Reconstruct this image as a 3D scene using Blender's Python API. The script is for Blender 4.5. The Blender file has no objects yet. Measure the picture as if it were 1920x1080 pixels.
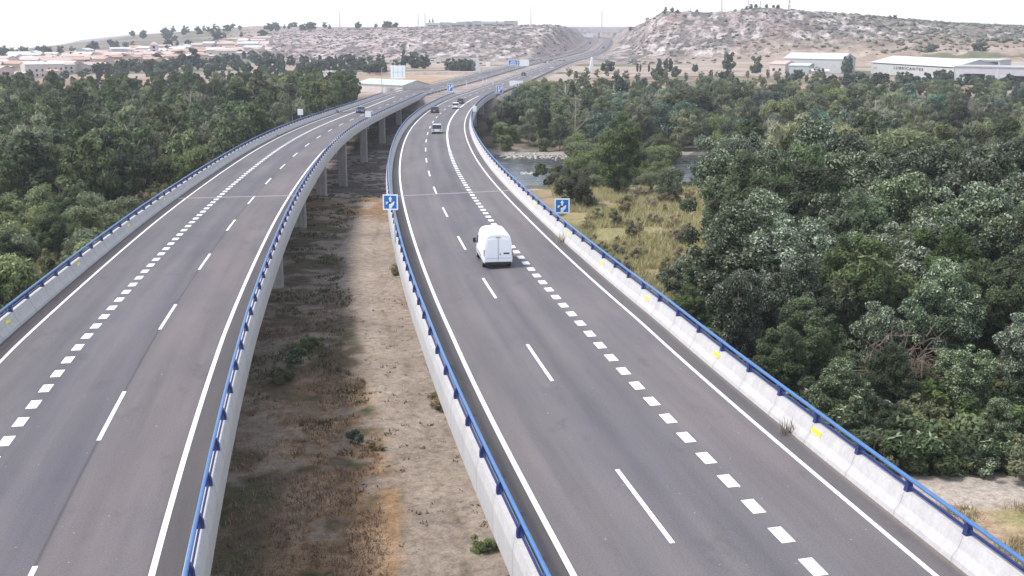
import bpy, bmesh, math, random
import numpy as np
from mathutils import Vector, Matrix, Euler

# ---------------------------------------------------------------- camera, light, exposure
SC = bpy.context.scene
COL = SC.collection
F, CX, CY, YH, CAMH = 2137.0, 960.0, 540.0, 47.35, 16.03
TH = math.atan((CY - YH) / F)
cam = bpy.data.objects.new('camera', bpy.data.cameras.new('camera'))
COL.objects.link(cam)
cam.location = (0, 0, CAMH)
cam.rotation_euler = (math.pi / 2 - TH, 0, 0)
cam.data.sensor_width = 36.0
cam.data.lens = 36.0 * F / 1920.0
cam.data.clip_start = 0.5
cam.data.clip_end = 20000
SC.camera = cam

SUN_EL, SUN_A = math.radians(57.5), math.radians(9)
SUNV = Vector((-math.cos(SUN_EL) * math.cos(SUN_A), -math.cos(SUN_EL) * math.sin(SUN_A), math.sin(SUN_EL)))
world = bpy.data.worlds.new('World')
SC.world = world
world.use_nodes = True
wn = world.node_tree
bg = wn.nodes['Background']
sky = wn.nodes.new('ShaderNodeTexSky')
sky.sky_type = 'NISHITA'
sky.sun_disc = False
sky.sun_elevation = SUN_EL
sky.sun_rotation = math.atan2(SUNV.x, SUNV.y)
sky.air_density = 1.0
sky.dust_density = 0.4
sky.ozone_density = 1.5
tint = wn.nodes.new('ShaderNodeMix'); tint.data_type = 'RGBA'; tint.blend_type = 'MULTIPLY'; tint.inputs['Factor'].default_value = 1.0
tint.inputs['B'].default_value = (1.0, 0.985, 0.985, 1)
hazy = wn.nodes.new('ShaderNodeHueSaturation'); hazy.inputs['Saturation'].default_value = 0.5
wn.links.new(sky.outputs[0], hazy.inputs['Color']); wn.links.new(hazy.outputs[0], tint.inputs['A']); wn.links.new(tint.outputs['Result'], bg.inputs[0])
bg.inputs[1].default_value = 0.15
sl = bpy.data.lights.new('sun', 'SUN')
sl.energy = 1.8
sl.angle = math.radians(11.0)
sl.color = (1.0, 0.95, 0.9)
sun = bpy.data.objects.new('sun', sl)
COL.objects.link(sun)
sun.rotation_euler = SUNV.to_track_quat('Z', 'Y').to_euler()
SC.view_settings.view_transform = 'Standard'
SC.view_settings.look = 'None'
SC.view_settings.exposure = 1.2
SC.view_settings.gamma = 1.0
SC.cycles.max_bounces = 5
SC.cycles.diffuse_bounces = 2
SC.cycles.transparent_max_bounces = 4
SC.cycles.volume_bounces = 0
SC.cycles.sample_clamp_indirect = 4.0

rng = np.random.default_rng(7)
random.seed(7)

# ---------------------------------------------------------------- helpers
def tag(o, label=None, cat=None, group=None, kind=None):
    if label: o['label'] = label
    if cat: o['category'] = cat
    if group: o['group'] = group
    if kind: o['kind'] = kind
    return o

def empty(name, loc=(0, 0, 0), rz=0.0, label=None, cat=None, group=None):
    o = bpy.data.objects.new(name, None)
    COL.objects.link(o)
    o.location = loc
    o.rotation_euler = (0, 0, rz)
    o.empty_display_size = 0.3
    return tag(o, label, cat, group)

def mkmesh(name, V, Fc, mats, mi=None, smooth=False, uv=None, attrs=None):
    me = bpy.data.meshes.new(name)
    V = np.asarray(V, np.float32)
    if isinstance(Fc, np.ndarray):
        nf, k = Fc.shape
        me.vertices.add(len(V)); me.vertices.foreach_set('co', V.ravel())
        me.loops.add(nf * k); me.loops.foreach_set('vertex_index', Fc.ravel().astype(np.int32))
        me.polygons.add(nf); me.polygons.foreach_set('loop_start', np.arange(0, nf * k, k, dtype=np.int32))
        me.polygons.foreach_set('loop_total', np.full(nf, k, np.int32))
        me.update(calc_edges=True)
    else:
        me.from_pydata([tuple(map(float, v)) for v in V], [], [tuple(int(i) for i in f) for f in Fc])
        me.update()
    for m in (mats if isinstance(mats, (list, tuple)) else [mats]):
        me.materials.append(m)
    if mi is not None:
        me.polygons.foreach_set('material_index', np.asarray(mi, np.int32))
    if smooth:
        me.polygons.foreach_set('use_smooth', np.ones(len(me.polygons), bool))
    if uv is not None:
        ul = me.uv_layers.new(name='UVMap')
        li = np.zeros(len(me.loops), np.int32); me.loops.foreach_get('vertex_index', li)
        ul.data.foreach_set('uv', np.asarray(uv, np.float32)[li].ravel())
    if attrs:
        for an, av in attrs.items():
            av = np.asarray(av, np.float32)
            a = me.color_attributes.new(an, 'FLOAT_COLOR', 'POINT')
            if av.ndim == 1: av = np.repeat(av[:, None], 3, 1)
            a.data.foreach_set('color', np.c_[av, np.ones(len(av))].astype(np.float32).ravel())
    me.update()
    return me

def obj(name, me, parent=None, loc=None, rz=None):
    o = bpy.data.objects.new(name, me)
    COL.objects.link(o)
    if parent: o.parent = parent
    if loc is not None: o.location = loc
    if rz is not None: o.rotation_euler = (0, 0, rz)
    return o

class MB:
    """collects simple solids into one mesh"""
    def __init__(s): s.v = []; s.f = []; s.m = []
    def add(s, V, Fs, m=0):
        b = len(s.v); s.v += [tuple(v) for v in V]
        for f in Fs: s.f.append([b + i for i in f]); s.m.append(m)
        return s
    def box(s, x0, x1, y0, y1, z0, z1, m=0):
        V = [(x0, y0, z0), (x1, y0, z0), (x1, y1, z0), (x0, y1, z0), (x0, y0, z1), (x1, y0, z1), (x1, y1, z1), (x0, y1, z1)]
        return s.add(V, [(0, 3, 2, 1), (4, 5, 6, 7), (0, 1, 5, 4), (1, 2, 6, 5), (2, 3, 7, 6), (3, 0, 4, 7)], m)
    def tube(s, pts, rad, n=8, m=0, caps=True):
        pts = [Vector(p) for p in pts]
        if not isinstance(rad, (list, tuple)): rad = [rad] * len(pts)
        rings = []; V = []
        for i, p in enumerate(pts):
            d = (pts[min(i + 1, len(pts) - 1)] - pts[max(i - 1, 0)]).normalized()
            up = Vector((0, 0, 1)) if abs(d.z) < 0.9 else Vector((1, 0, 0))
            a = d.cross(up).normalized(); b = a.cross(d)
            for k in range(n):
                t = 2 * math.pi * k / n
                V.append(tuple(p + (a * math.cos(t) + b * math.sin(t)) * rad[i]))
        Fs = []
        for i in range(len(pts) - 1):
            for k in range(n):
                q = (k + 1) % n
                Fs.append((i * n + k, i * n + q, (i + 1) * n + q, (i + 1) * n + k))
        if caps:
            Fs.append(tuple(range(n - 1, -1, -1))); Fs.append(tuple(range((len(pts) - 1) * n, len(pts) * n)))
        return s.add(V, Fs, m)
    def prism(s, prof, y0, y1, m=0, axis='y'):
        """profile of (x, z) extruded along y (or (y,z) along x)"""
        n = len(prof); V = []
        for t in (y0, y1):
            for a, z in prof: V.append((a, t, z) if axis == 'y' else (t, a, z))
        Fs = [tuple(range(n)), tuple(range(2 * n - 1, n - 1, -1))]
        for k in range(n):
            q = (k + 1) % n
            Fs.append((k, n + k, n + q, q))
        return s.add(V, Fs, m)
    def mesh(s, name, mats, smooth=False): return mkmesh(name, s.v, s.f, mats, s.m, smooth)
    def build(s, name, mats, parent=None, smooth=False, loc=None, rz=None):
        me = s.mesh(name, mats, smooth)
        bm = bmesh.new(); bm.from_mesh(me); bmesh.ops.recalc_face_normals(bm, faces=bm.faces); bm.to_mesh(me); bm.free()
        return obj(name, me, parent, loc, rz)

def copy_tree(o, parent=None):
    c = o.copy(); COL.objects.link(c)
    if parent is not None: c.parent = parent
    for ch in KIDS.get(o.name, []) or list(o.children): copy_tree(ch, c)
    return c
KIDS = {}

# ---------------------------------------------------------------- materials
def nmat(name, rough=0.8, spec=0.3, metal=0.0):
    m = bpy.data.materials.new(name); m.use_nodes = True
    p = m.node_tree.nodes['Principled BSDF']
    p.inputs['Roughness'].default_value = rough
    p.inputs['Specular IOR Level'].default_value = spec
    p.inputs['Metallic'].default_value = metal
    return m, m.node_tree, p

def noise(nt, scale, detail=4, rough=0.6, vec=None):
    n = nt.nodes.new('ShaderNodeTexNoise')
    n.inputs['Scale'].default_value = scale; n.inputs['Detail'].default_value = detail
    n.inputs['Roughness'].default_value = rough
    if vec is not None: nt.links.new(vec, n.inputs['Vector'])
    return n.outputs['Fac']

def ramp(nt, fac, stops):
    r = nt.nodes.new('ShaderNodeValToRGB')
    e = r.color_ramp.elements
    while len(e) < len(stops): e.new(0.5)
    for i, (p, c) in enumerate(stops):
        e[i].position = p; e[i].color = (*c, 1) if len(c) == 3 else c
    nt.links.new(fac, r.inputs[0])
    return r.outputs[0]

def mix(nt, a, b, fac, mode='MIX'):
    m = nt.nodes.new('ShaderNodeMix'); m.data_type = 'RGBA'; m.blend_type = mode
    for sock, v in ((m.inputs['Factor'], fac), (m.inputs['A'], a), (m.inputs['B'], b)):
        if isinstance(v, (int, float)): sock.default_value = v
        elif isinstance(v, tuple): sock.default_value = (*v, 1)
        else: nt.links.new(v, sock)
    return m.outputs['Result']

def bump(nt, p, h, strength=0.3, dist=0.1):
    b = nt.nodes.new('ShaderNodeBump'); b.inputs['Strength'].default_value = strength
    b.inputs['Distance'].default_value = dist
    nt.links.new(h, b.inputs['Height']); nt.links.new(b.outputs[0], p.inputs['Normal'])

def geo(nt): return nt.nodes.new('ShaderNodeNewGeometry').outputs['Position']
def objco(nt): return nt.nodes.new('ShaderNodeTexCoord').outputs['Object']
def mapping(nt, vec, sc):
    m = nt.nodes.new('ShaderNodeMapping'); m.inputs['Scale'].default_value = sc
    nt.links.new(vec, m.inputs['Vector']); return m.outputs[0]

def simple(name, col, rough=0.6, var=0.12, scale=3.0, spec=0.4, metal=0.0, bmp=0.0):
    m, nt, p = nmat(name, rough, spec, metal)
    v = objco(nt)
    f = noise(nt, scale, 4, 0.6, v)
    lo = tuple(max(0, c * (1 - var)) for c in col); hi = tuple(min(1, c * (1 + var)) for c in col)
    nt.links.new(ramp(nt, f, [(0.3, lo), (0.7, hi)]), p.inputs['Base Color'])
    if bmp: bump(nt, p, f, bmp, 0.05)
    return m

M = {}
M['white_paint'] = simple('white_paint', (0.78, 0.78, 0.79), 0.35, 0.03)
M['rail_blue'] = simple('rail_blue', (0.05, 0.14, 0.32), 0.45, 0.12, 5, 0.5)
M['post_blue'] = simple('post_blue', (0.012, 0.025, 0.12), 0.45, 0.15, 5, 0.5)
M['yellow'] = simple('yellow_reflector', (0.75, 0.68, 0.04), 0.4, 0.08)
M['sign_blue'] = simple('sign_blue', (0.006, 0.16, 0.50), 0.4, 0.04)
M['sign_white'] = simple('sign_white', (0.8, 0.8, 0.8), 0.45, 0.03)
M['galv'] = simple('galvanised_steel', (0.42, 0.43, 0.45), 0.45, 0.12, 4, 0.5, 0.3)
M['dark_rubber'] = simple('dark_rubber', (0.012, 0.012, 0.013), 0.7, 0.2)
M['dark_plastic'] = simple('dark_plastic', (0.02, 0.02, 0.022), 0.5, 0.2)
M['glass_dark'] = simple('dark_glass', (0.015, 0.018, 0.022), 0.08, 0.1, 1, 0.8)
M['red_lamp'] = simple('red_lamp', (0.25, 0.015, 0.015), 0.2, 0.1)
M['clear_lamp'] = simple('clear_lamp', (0.7, 0.7, 0.7), 0.15, 0.05)
M['hub'] = simple('wheel_metal', (0.35, 0.35, 0.36), 0.35, 0.1, 4, 0.5, 0.6)

# concrete with vertical drips
def concrete(name, base, var=0.16, streak=0.2, rough=0.85, joints=False):
    m, nt, p = nmat(name, rough, 0.2)
    g = geo(nt)
    a = noise(nt, 0.9, 6, 0.65, g); b = noise(nt, 7.0, 4, 0.6, g)
    c = noise(nt, 1.0, 4, 0.7, mapping(nt, g, (3.2, 3.2, 0.25)))
    c1 = ramp(nt, a, [(0.3, tuple(x * (1 - var) for x in base)), (0.7, tuple(min(1, x * (1 + var * .5)) for x in base))])
    c2 = mix(nt, c1, ramp(nt, c, [(0.38, (1 - streak * 1.6,) * 3), (0.6, (1, 1, 1))]), 1.0, 'MULTIPLY')
    c3 = mix(nt, c2, ramp(nt, b, [(0.3, (0.88,) * 3), (0.65, (1, 1, 1))]), 1.0, 'MULTIPLY')
    if joints:   # casting joints every bracket spacing, with a dirt margin
        uv = nt.nodes.new('ShaderNodeUVMap').outputs[0]; sp = nt.nodes.new('ShaderNodeSeparateXYZ'); nt.links.new(uv, sp.inputs[0])
        dv = nt.nodes.new('ShaderNodeMath'); dv.operation = 'DIVIDE'; dv.inputs[1].default_value = 3.35; nt.links.new(sp.outputs[1], dv.inputs[0])
        fr = nt.nodes.new('ShaderNodeMath'); fr.operation = 'FRACT'; nt.links.new(dv.outputs[0], fr.inputs[0])
        c3 = mix(nt, c3, ramp(nt, fr.outputs[0], [(0, (.62,) * 3), (.008, (.62,) * 3), (.012, (.93,) * 3), (.08, (1,) * 3), (.95, (1,) * 3), (1, (.88,) * 3)]), 1.0, 'MULTIPLY')
    nt.links.new(c3, p.inputs['Base Color']); bump(nt, p, b, 0.15, 0.03)
    return m
M['parapet'] = concrete('parapet_concrete', (0.49, 0.47, 0.455), 0.07, 0.06, joints=True)
M['deckc'] = concrete('deck_concrete', (0.42, 0.40, 0.38), 0.2, 0.3)
M['pierc'] = concrete('pier_concrete', (0.50, 0.48, 0.46), 0.12, 0.2)

# asphalt: uv = (offset across in metres, distance along in metres)
def asphalt(name, base, side):
    m, nt, p = nmat(name, 0.88, 0.25)
    uv = nt.nodes.new('ShaderNodeUVMap').outputs[0]
    streak = noise(nt, 1.0, 5, 0.55, mapping(nt, uv, (1.1, 0.035, 1)))
    fine = noise(nt, 14.0, 3, 0.7, uv)
    patch = noise(nt, 0.25, 4, 0.6, mapping(nt, uv, (1.0, 0.25, 1)))
    c = ramp(nt, streak, [(0.33, tuple(x * 0.87 for x in base)), (0.5, base), (0.68, (base[0] * 1.1, base[1] * 1.1, base[2] * 1.1))])
    c = mix(nt, c, ramp(nt, patch, [(0.32, (0.80, 0.81, 0.86)), (0.66, (1.07, 1.03, 1.02))]), 1.0, 'MULTIPLY')
    c = mix(nt, c, ramp(nt, fine, [(0.25, (0.72,) * 3), (0.5, (1,) * 3), (0.78, (1.2,) * 3)]), 1.0, 'MULTIPLY')
    sp = noise(nt, 5.5, 2, 0.5, uv)
    c = mix(nt, c, (.42, .40, .39), ramp(nt, sp, [(0.735, (0,) * 3), (0.77, (.8,) * 3)]))
    st_ = noise(nt, 0.5, 5, 0.7, mapping(nt, uv, (1, .5, 1)))
    c = mix(nt, c, ramp(nt, st_, [(0.28, (.80,) * 3), (0.42, (1,) * 3)]), 1.0, 'MULTIPLY')
    # worn wheel paths and lane-wise paving tone
    sep = nt.nodes.new('ShaderNodeSeparateXYZ'); nt.links.new(uv, sep.inputs[0])
    mr = nt.nodes.new('ShaderNodeMapRange')
    mr.inputs['From Min'].default_value = -12.0; mr.inputs['From Max'].default_value = 12.0
    nt.links.new(sep.outputs[0], mr.inputs['Value'])
    def P(o): return (o + 12) / 24
    if side > 0:   # right carriageway
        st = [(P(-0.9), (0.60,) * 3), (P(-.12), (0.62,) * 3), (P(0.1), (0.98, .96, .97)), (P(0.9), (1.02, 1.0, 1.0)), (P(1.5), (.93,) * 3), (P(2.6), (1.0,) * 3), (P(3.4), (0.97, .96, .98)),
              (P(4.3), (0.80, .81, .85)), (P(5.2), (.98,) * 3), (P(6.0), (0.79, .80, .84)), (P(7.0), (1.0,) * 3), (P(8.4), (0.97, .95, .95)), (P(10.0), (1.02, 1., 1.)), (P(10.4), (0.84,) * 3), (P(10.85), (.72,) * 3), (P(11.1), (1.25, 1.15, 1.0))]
    else:
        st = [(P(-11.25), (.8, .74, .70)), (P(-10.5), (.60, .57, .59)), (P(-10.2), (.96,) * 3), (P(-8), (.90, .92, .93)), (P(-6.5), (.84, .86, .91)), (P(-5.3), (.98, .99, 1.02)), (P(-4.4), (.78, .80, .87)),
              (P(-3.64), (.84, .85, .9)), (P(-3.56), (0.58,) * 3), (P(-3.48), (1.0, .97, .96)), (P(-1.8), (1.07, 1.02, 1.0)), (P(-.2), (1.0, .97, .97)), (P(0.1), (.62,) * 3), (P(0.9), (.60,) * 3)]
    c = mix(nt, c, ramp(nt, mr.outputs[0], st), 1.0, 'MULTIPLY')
    nt.links.new(c, p.inputs['Base Color']); bump(nt, p, fine, 0.12, 0.01)
    return m
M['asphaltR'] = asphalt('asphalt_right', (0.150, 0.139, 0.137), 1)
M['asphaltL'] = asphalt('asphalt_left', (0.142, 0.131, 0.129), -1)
M['asphalt'] = simple('asphalt_plain', (0.155, 0.145, 0.15), 0.9, 0.15, 0.4)
m, nt, p = nmat('marking_paint', 0.6, 0.3)
g = geo(nt)
nt.links.new(mix(nt, ramp(nt, noise(nt, 5, 5, 0.7, g), [(0.25, (.62, .62, .61)), (0.45, (.80, .80, .79))]), ramp(nt, noise(nt, 0.4, 3, .6, g), [(0.3, (.85,) * 3), (0.7, (1,) * 3)]), 1.0, 'MULTIPLY'), p.inputs['Base Color'])
M['marking'] = m

# ---------------------------------------------------------------- road alignment (metres)
KS = [0, 30, 60, 90, 120, 160, 200, 250, 300, 370, 450, 550, 700, 900, 1100., 1300, 1600]
KR = [-0.673, 1.683, 0.769, 0.678, 0.876, 0.598, 0.784, 0.626, 0.777, 1.091, -0.109, 0.155, 0.315, -0.562, 0.08, -0.163, -1.039]
KL = [1.688, 1.07, 0.53, 0.667, 0.467, 1.0, 1.038, 0.365, -0.08, 1.017, 1.476, 0.293, 0, 0, 0, 0, 0]
ZY = [0, 40, 80, 130, 180, 240, 300, 380, 480, 600, 750, 900, 1100., 1300, 1500, 2200]
ZZ = [0.0, 0.11, -0.62, -1.72, -2.77, -4.07, -5.25, -6.54, -6.79, -6.31, -5.23, -4.35, -3.05, -1.61, 0.03, 7.0]
SS = np.arange(-60, 2300, 2.0)
def _align(x0, psi0, kk):
    k = np.interp(SS, KS, kk) / 1000.; k[SS < 0] = 0
    i0 = int(np.searchsorted(SS, 0)); ds = 2.0
    psi = np.zeros(len(SS)); c = np.concatenate([[0], np.cumsum((k[1:] + k[:-1]) / 2 * ds)]); psi = psi0 + c - c[i0]
    pm = (psi[1:] + psi[:-1]) / 2
    x = np.concatenate([[0], np.cumsum(np.sin(pm) * ds)]); y = np.concatenate([[0], np.cumsum(np.cos(pm) * ds)])
    return x - x[i0] + x0, y - y[i0] + 18.0, psi
def zroad(y): return np.interp(y, np.array(ZY) + 18.0, ZZ)
RX, RY, RP = _align(4.501, -0.19697, KR)
LX, LY, LP = _align(-8.197, -0.20172, KL)
_o = np.interp(SS, [380, 520, 700], [-13.2, -12, -10.5]); _w = np.clip((SS - 330) / 90, 0, 1); _w = _w * _w * (3 - 2 * _w)
LX = LX * (1 - _w) + (RX + _o * np.cos(RP)) * _w
LY = LY * (1 - _w) + (RY - _o * np.sin(RP)) * _w
LP = LP * (1 - _w) + RP * _w
LINES = {'R': (RX, RY, RP, -0.0328), 'L': (LX, LY, LP, -0.0094)}
S_END = 356.0
def P3(c, s, o, z=0.0):
    X, Y, Ps, e = LINES[c]
    s = np.atleast_1d(np.asarray(s, float)); o = np.broadcast_to(np.asarray(o, float), s.shape)
    o2 = np.where(np.abs(o) > 9, o * (1 - .24 * np.clip((s - 450) / 250, 0, 1)), o)
    x, y, ps = np.interp(s, SS, X), np.interp(s, SS, Y), np.interp(s, SS, Ps)
    ef = e * np.clip(1 - (s - 500) / 300, 0, 1)
    zz = zroad(y) - ef * o2 + z
    return np.stack([x + o2 * np.cos(ps), y - o2 * np.sin(ps), zz], -1), ps
def srange(s0, s1, step=2):
    g = np.arange(math.ceil(s0 / 2 + 1e-6) * 2, s1 - 1e-6, 2.0)
    return np.concatenate([[s0], g, [s1]])
def strip(c, o0, o1, s0, s1, z=0.0, step=4.0, nw=1):
    s = srange(s0, s1, step); os_ = np.linspace(o0, o1, nw + 1)
    V = np.concatenate([P3(c, s, o, z)[0] for o in os_]); n = len(s)
    uv = np.concatenate([np.c_[np.full(n, o), s] for o in os_])
    Fs = [((j + 1) * n + i, (j + 1) * n + i + 1, j * n + i + 1, j * n + i) if o1 > o0 else (j * n + i, j * n + i + 1, (j + 1) * n + i + 1, (j + 1) * n + i) for j in range(nw) for i in range(n - 1)]
    return V, np.array(Fs), uv
def joinparts(lst):
    b = 0; V = []; Fs = []; U = []
    for v, f, u in lst: V.append(v); Fs.append(f + b); U.append(u); b += len(v)
    return np.concatenate(V), np.concatenate(Fs), np.concatenate(U)
def extrude(c, prof, s0, s1, step=4.0):
    s = srange(s0, s1, step); n = len(s); k = len(prof)
    V = np.concatenate([P3(c, s, o, z)[0] for o, z in prof])
    Fs = [(j * n + i, j * n + i + 1, ((j + 1) % k) * n + i + 1, ((j + 1) % k) * n + i) for j in range(k) for i in range(n - 1)]
    Fs += [tuple(j * n for j in range(k)), tuple(j * n + n - 1 for j in range(k - 1, -1, -1))]
    return V, Fs

def ray(px, row, y):
    """world point seen at photograph pixel (px,row) at distance y"""
    v = (row - CY) / F; u = (px - CX) / F
    dy = math.cos(TH) - v * math.sin(TH); dz = -math.sin(TH) - v * math.cos(TH)
    return Vector((u / dy * y, y, CAMH + dz / dy * y))

# ---------------------------------------------------------------- value noise
def vnoise(x, y, seed=0):
    xi = np.floor(x).astype(np.int64); yi = np.floor(y).astype(np.int64); fx = x - xi; fy = y - yi
    fx = fx * fx * (3 - 2 * fx); fy = fy * fy * (3 - 2 * fy)
    def h(a, b):
        n = (a * 374761393 + b * 668265263 + seed * 974634777) & 0x7fffffff
        n = (n ^ (n >> 13)) * 1274126177 & 0x7fffffff
        return ((n ^ (n >> 16)) & 0xffff) / 65535.0
    return (h(xi, yi) * (1 - fx) + h(xi + 1, yi) * fx) * (1 - fy) + (h(xi, yi + 1) * (1 - fx) + h(xi + 1, yi + 1) * fx) * fy
def fbm(x, y, oct=4, seed=0, gain=0.5):
    a = 0; t = 0; w = 1.0
    for i in range(oct):
        a = a + w * vnoise(x * 2 ** i + 13.7 * i, y * 2 ** i - 7.3 * i, seed + i); t += w; w *= gain
    return a / t
def sm(a, b, x):
    t = np.clip((x - a) / (b - a), 0, 1); return t * t * (3 - 2 * t)

# ---------------------------------------------------------------- terrain
NY = [-200, 100, 150, 164, 172, 208, 214, 258, 264, 275, 300, 340, 380, 430, 6000]
NZ = [-7.6, -7.6, -7.9, -8.3, -12.1, -12.7, -13.7, -13.9, -12.6, -11.9, -11.3, -10.2, -9.0, -8.2, -8.2]
KP = [  # pixel azimuth, [(distance, height)...]
 (-400, [(420, -8), (1000, -11), (1250, -14), (1700, -40), (6000, -200)]),
 (0, [(420, -8), (600, -8.3), (1000, -9.0), (1250, -10.2), (1700, -25), (6000, -150)]),
 (150, [(420, -8), (700, -8), (1000, -6.5), (1300, -2.8), (1700, -12), (6000, -60)]),
 (250, [(420, -8), (700, -8), (1000, -5.0), (1350, 3.6), (1700, 0), (6000, -30)]),
 (330, [(420, -8), (700, -7.5), (900, -5), (1000, -2), (1400, 7.8), (1700, 6), (6000, -20)]),
 (480, [(420, -8), (700, -7), (840, -5), (960, 1), (1500, 15.2), (1800, 14), (6000, 6)]),
 (740, [(420, -8), (700, -6.8), (820, -4), (900, 5), (1150, 13.6), (1500, 13), (6000, 8)]),
 (860, [(420, -8), (690, -6.5), (760, -3), (900, 8), (1050, 14.8), (1500, 14), (6000, 9)]),
 (1040, [(420, -8), (680, -6.5), (740, -4), (900, 8), (1040, 16.2), (1500, 14), (6000, 9)]),
 (1085, [(420, -8), (700, -6.5), (900, -2), (1000, 7), (1150, 13.8), (1500, 12), (6000, 9)]),
 (1110, [(420, -8), (700, -6.5), (900, -4.5), (1150, 1), (1500, 6), (2000, 10), (6000, 9)]),
 (1150, [(420, -8), (700, -7), (900, -5), (1080, -2), (1180, 5), (1500, 9), (6000, 9)]),
 (1185, [(420, -8), (700, -7), (820, -5), (960, -1), (1030, 9), (1100, 12.6), (1500, 13), (6000, 9)]),
 (1215, [(420, -8), (690, -7), (780, -4), (850, 4), (930, 17), (1000, 20), (1500, 18), (6000, 9)]),
 (1245, [(420, -8), (680, -7), (760, -4.5), (830, 6), (900, 21), (950, 27), (1500, 25), (6000, 9)]),
 (1340, [(420, -8), (660, -7), (740, -4.5), (810, 7), (880, 22), (930, 25.6), (1500, 24), (6000, 9)]),
 (1420, [(420, -8), (650, -7), (710, -4), (790, 8), (880, 26), (930, 29.8), (1500, 28), (6000, 9)]),
 (1480, [(420, -8), (640, -7), (700, -4), (780, 8), (870, 24), (920, 27.8), (1500, 26), (6000, 9)]),
 (1600, [(420, -8), (610, -7), (680, -4), (760, 8), (860, 21), (920, 24.3), (1500, 23), (6000, 9)]),
 (1700, [(420, -8), (600, -7), (670, -4), (750, 7), (850, 17), (910, 20), (1500, 19), (6000, 9)]),
 (1800, [(420, -8), (590, -7), (660, -4), (740, 6), (850, 14.5), (910, 17), (1500, 16), (6000, 9)]),
 (1920, [(420, -8), (580, -7), (660, -4), (740, 6), (850, 13), (910, 14.6), (1500, 14), (6000, 9)]),
 (2400, [(420, -8), (580, -7), (660, -4), (740, 6), (850, 12), (910, 13), (1500, 12), (6000, 5)])]
_YT = np.geomspace(400, 6000, 400)
_TAB = np.array([np.interp(_YT, [a for a, b in pr], [b for a, b in pr]) for _, pr in KP])
_PX = np.array([k for k, _ in KP], float)
def terrain(x, y, rough=True):
    x = np.asarray(x, float); y = np.asarray(y, float)
    bank = np.clip((x + 6), 0, 12) * 0.75
    yy = np.where((y > 120) & (y < 215), np.interp(y - bank * np.clip((215 - y) / 40, 0, 1), [0, 300], [0, 300]), y)
    zn = np.interp(yy, NY, NZ) + (fbm(x / 9., y / 9., 3, 3) - .5) * 0.7 * np.clip(y / 50, 0, 1)
    lb = sm(-9, -15, x) * sm(205, 214, y) * sm(285, 270, y); zn = zn * (1 - lb) + (-12.6 + (fbm(x / 5., y / 5., 3, 13) - .5) * .6) * lb
    px = CX + x / np.maximum(y, 30) * F / 0.975
    fi = np.interp(px, _PX, np.arange(len(_PX))); i0 = np.clip(fi.astype(int), 0, len(_PX) - 2); fr = fi - i0
    fy = np.interp(y, _YT, np.arange(len(_YT))); j0 = np.clip(fy.astype(int), 0, len(_YT) - 2); fj = fy - j0
    T = _TAB
    zf = (T[i0, j0] * (1 - fj) + T[i0, j0 + 1] * fj) * (1 - fr) + (T[i0 + 1, j0] * (1 - fj) + T[i0 + 1, j0 + 1] * fj) * fr
    slope = np.abs((T[i0, np.minimum(j0 + 3, 399)] - T[i0, np.maximum(j0 - 3, 0)]) / (_YT[np.minimum(j0 + 3, 399)] - _YT[np.maximum(j0 - 3, 0)]))
    if rough:
        rm = sm(0.035, 0.10, slope) * sm(600, 680, y)
        rg = 1 - np.abs(fbm(x / 26., y / 34., 4, 11, .6) * 2 - 1) * 2
        ter = np.abs(((zf / 4.5 + fbm(x / 30, y / 30, 3, 5) * 1.6) % 1.0) - .5)
        zf = zf + rm * (rg * 2.6 + (ter - .25) * 4.0 + (fbm(x / 6., y / 7., 3, 21) - .5) * 3.0 - 1.2) + (fbm(x / 60, y / 60, 3, 8) - .5) * 0.8
    w = sm(390, 450, y)
    z = zn * (1 - w) + zf * w
    # highway corridor on the ground beyond the viaduct
    s = np.interp(y, RY[RY < 2200], SS[RY < 2200])
    xr, ps = np.interp(s, SS, RX), np.interp(s, SS, RP)
    off = (x - xr) * np.cos(ps)
    hw = np.interp(s, [300, 450, 700], [12.6, 12.6, 10.5]); ll = np.interp(s, SS, (LX - RX)) * np.cos(ps) - hw
    d = np.maximum(np.maximum(off - hw, ll - off), 0)
    zr = zroad(y) - 0.22
    k = np.clip((y - 352) / 10, 0, 1)
    tgt = np.where(z < zr, np.maximum(z, zr - d * 0.55), np.minimum(z, zr + d * 0.9))
    tgt = np.where(d <= 0.0, zr, tgt)
    return np.where(y > 352, z * (1 - k) + tgt * k, z)
def gz(x, y): return float(terrain(np.array([x]), np.array([y]))[0])
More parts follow.
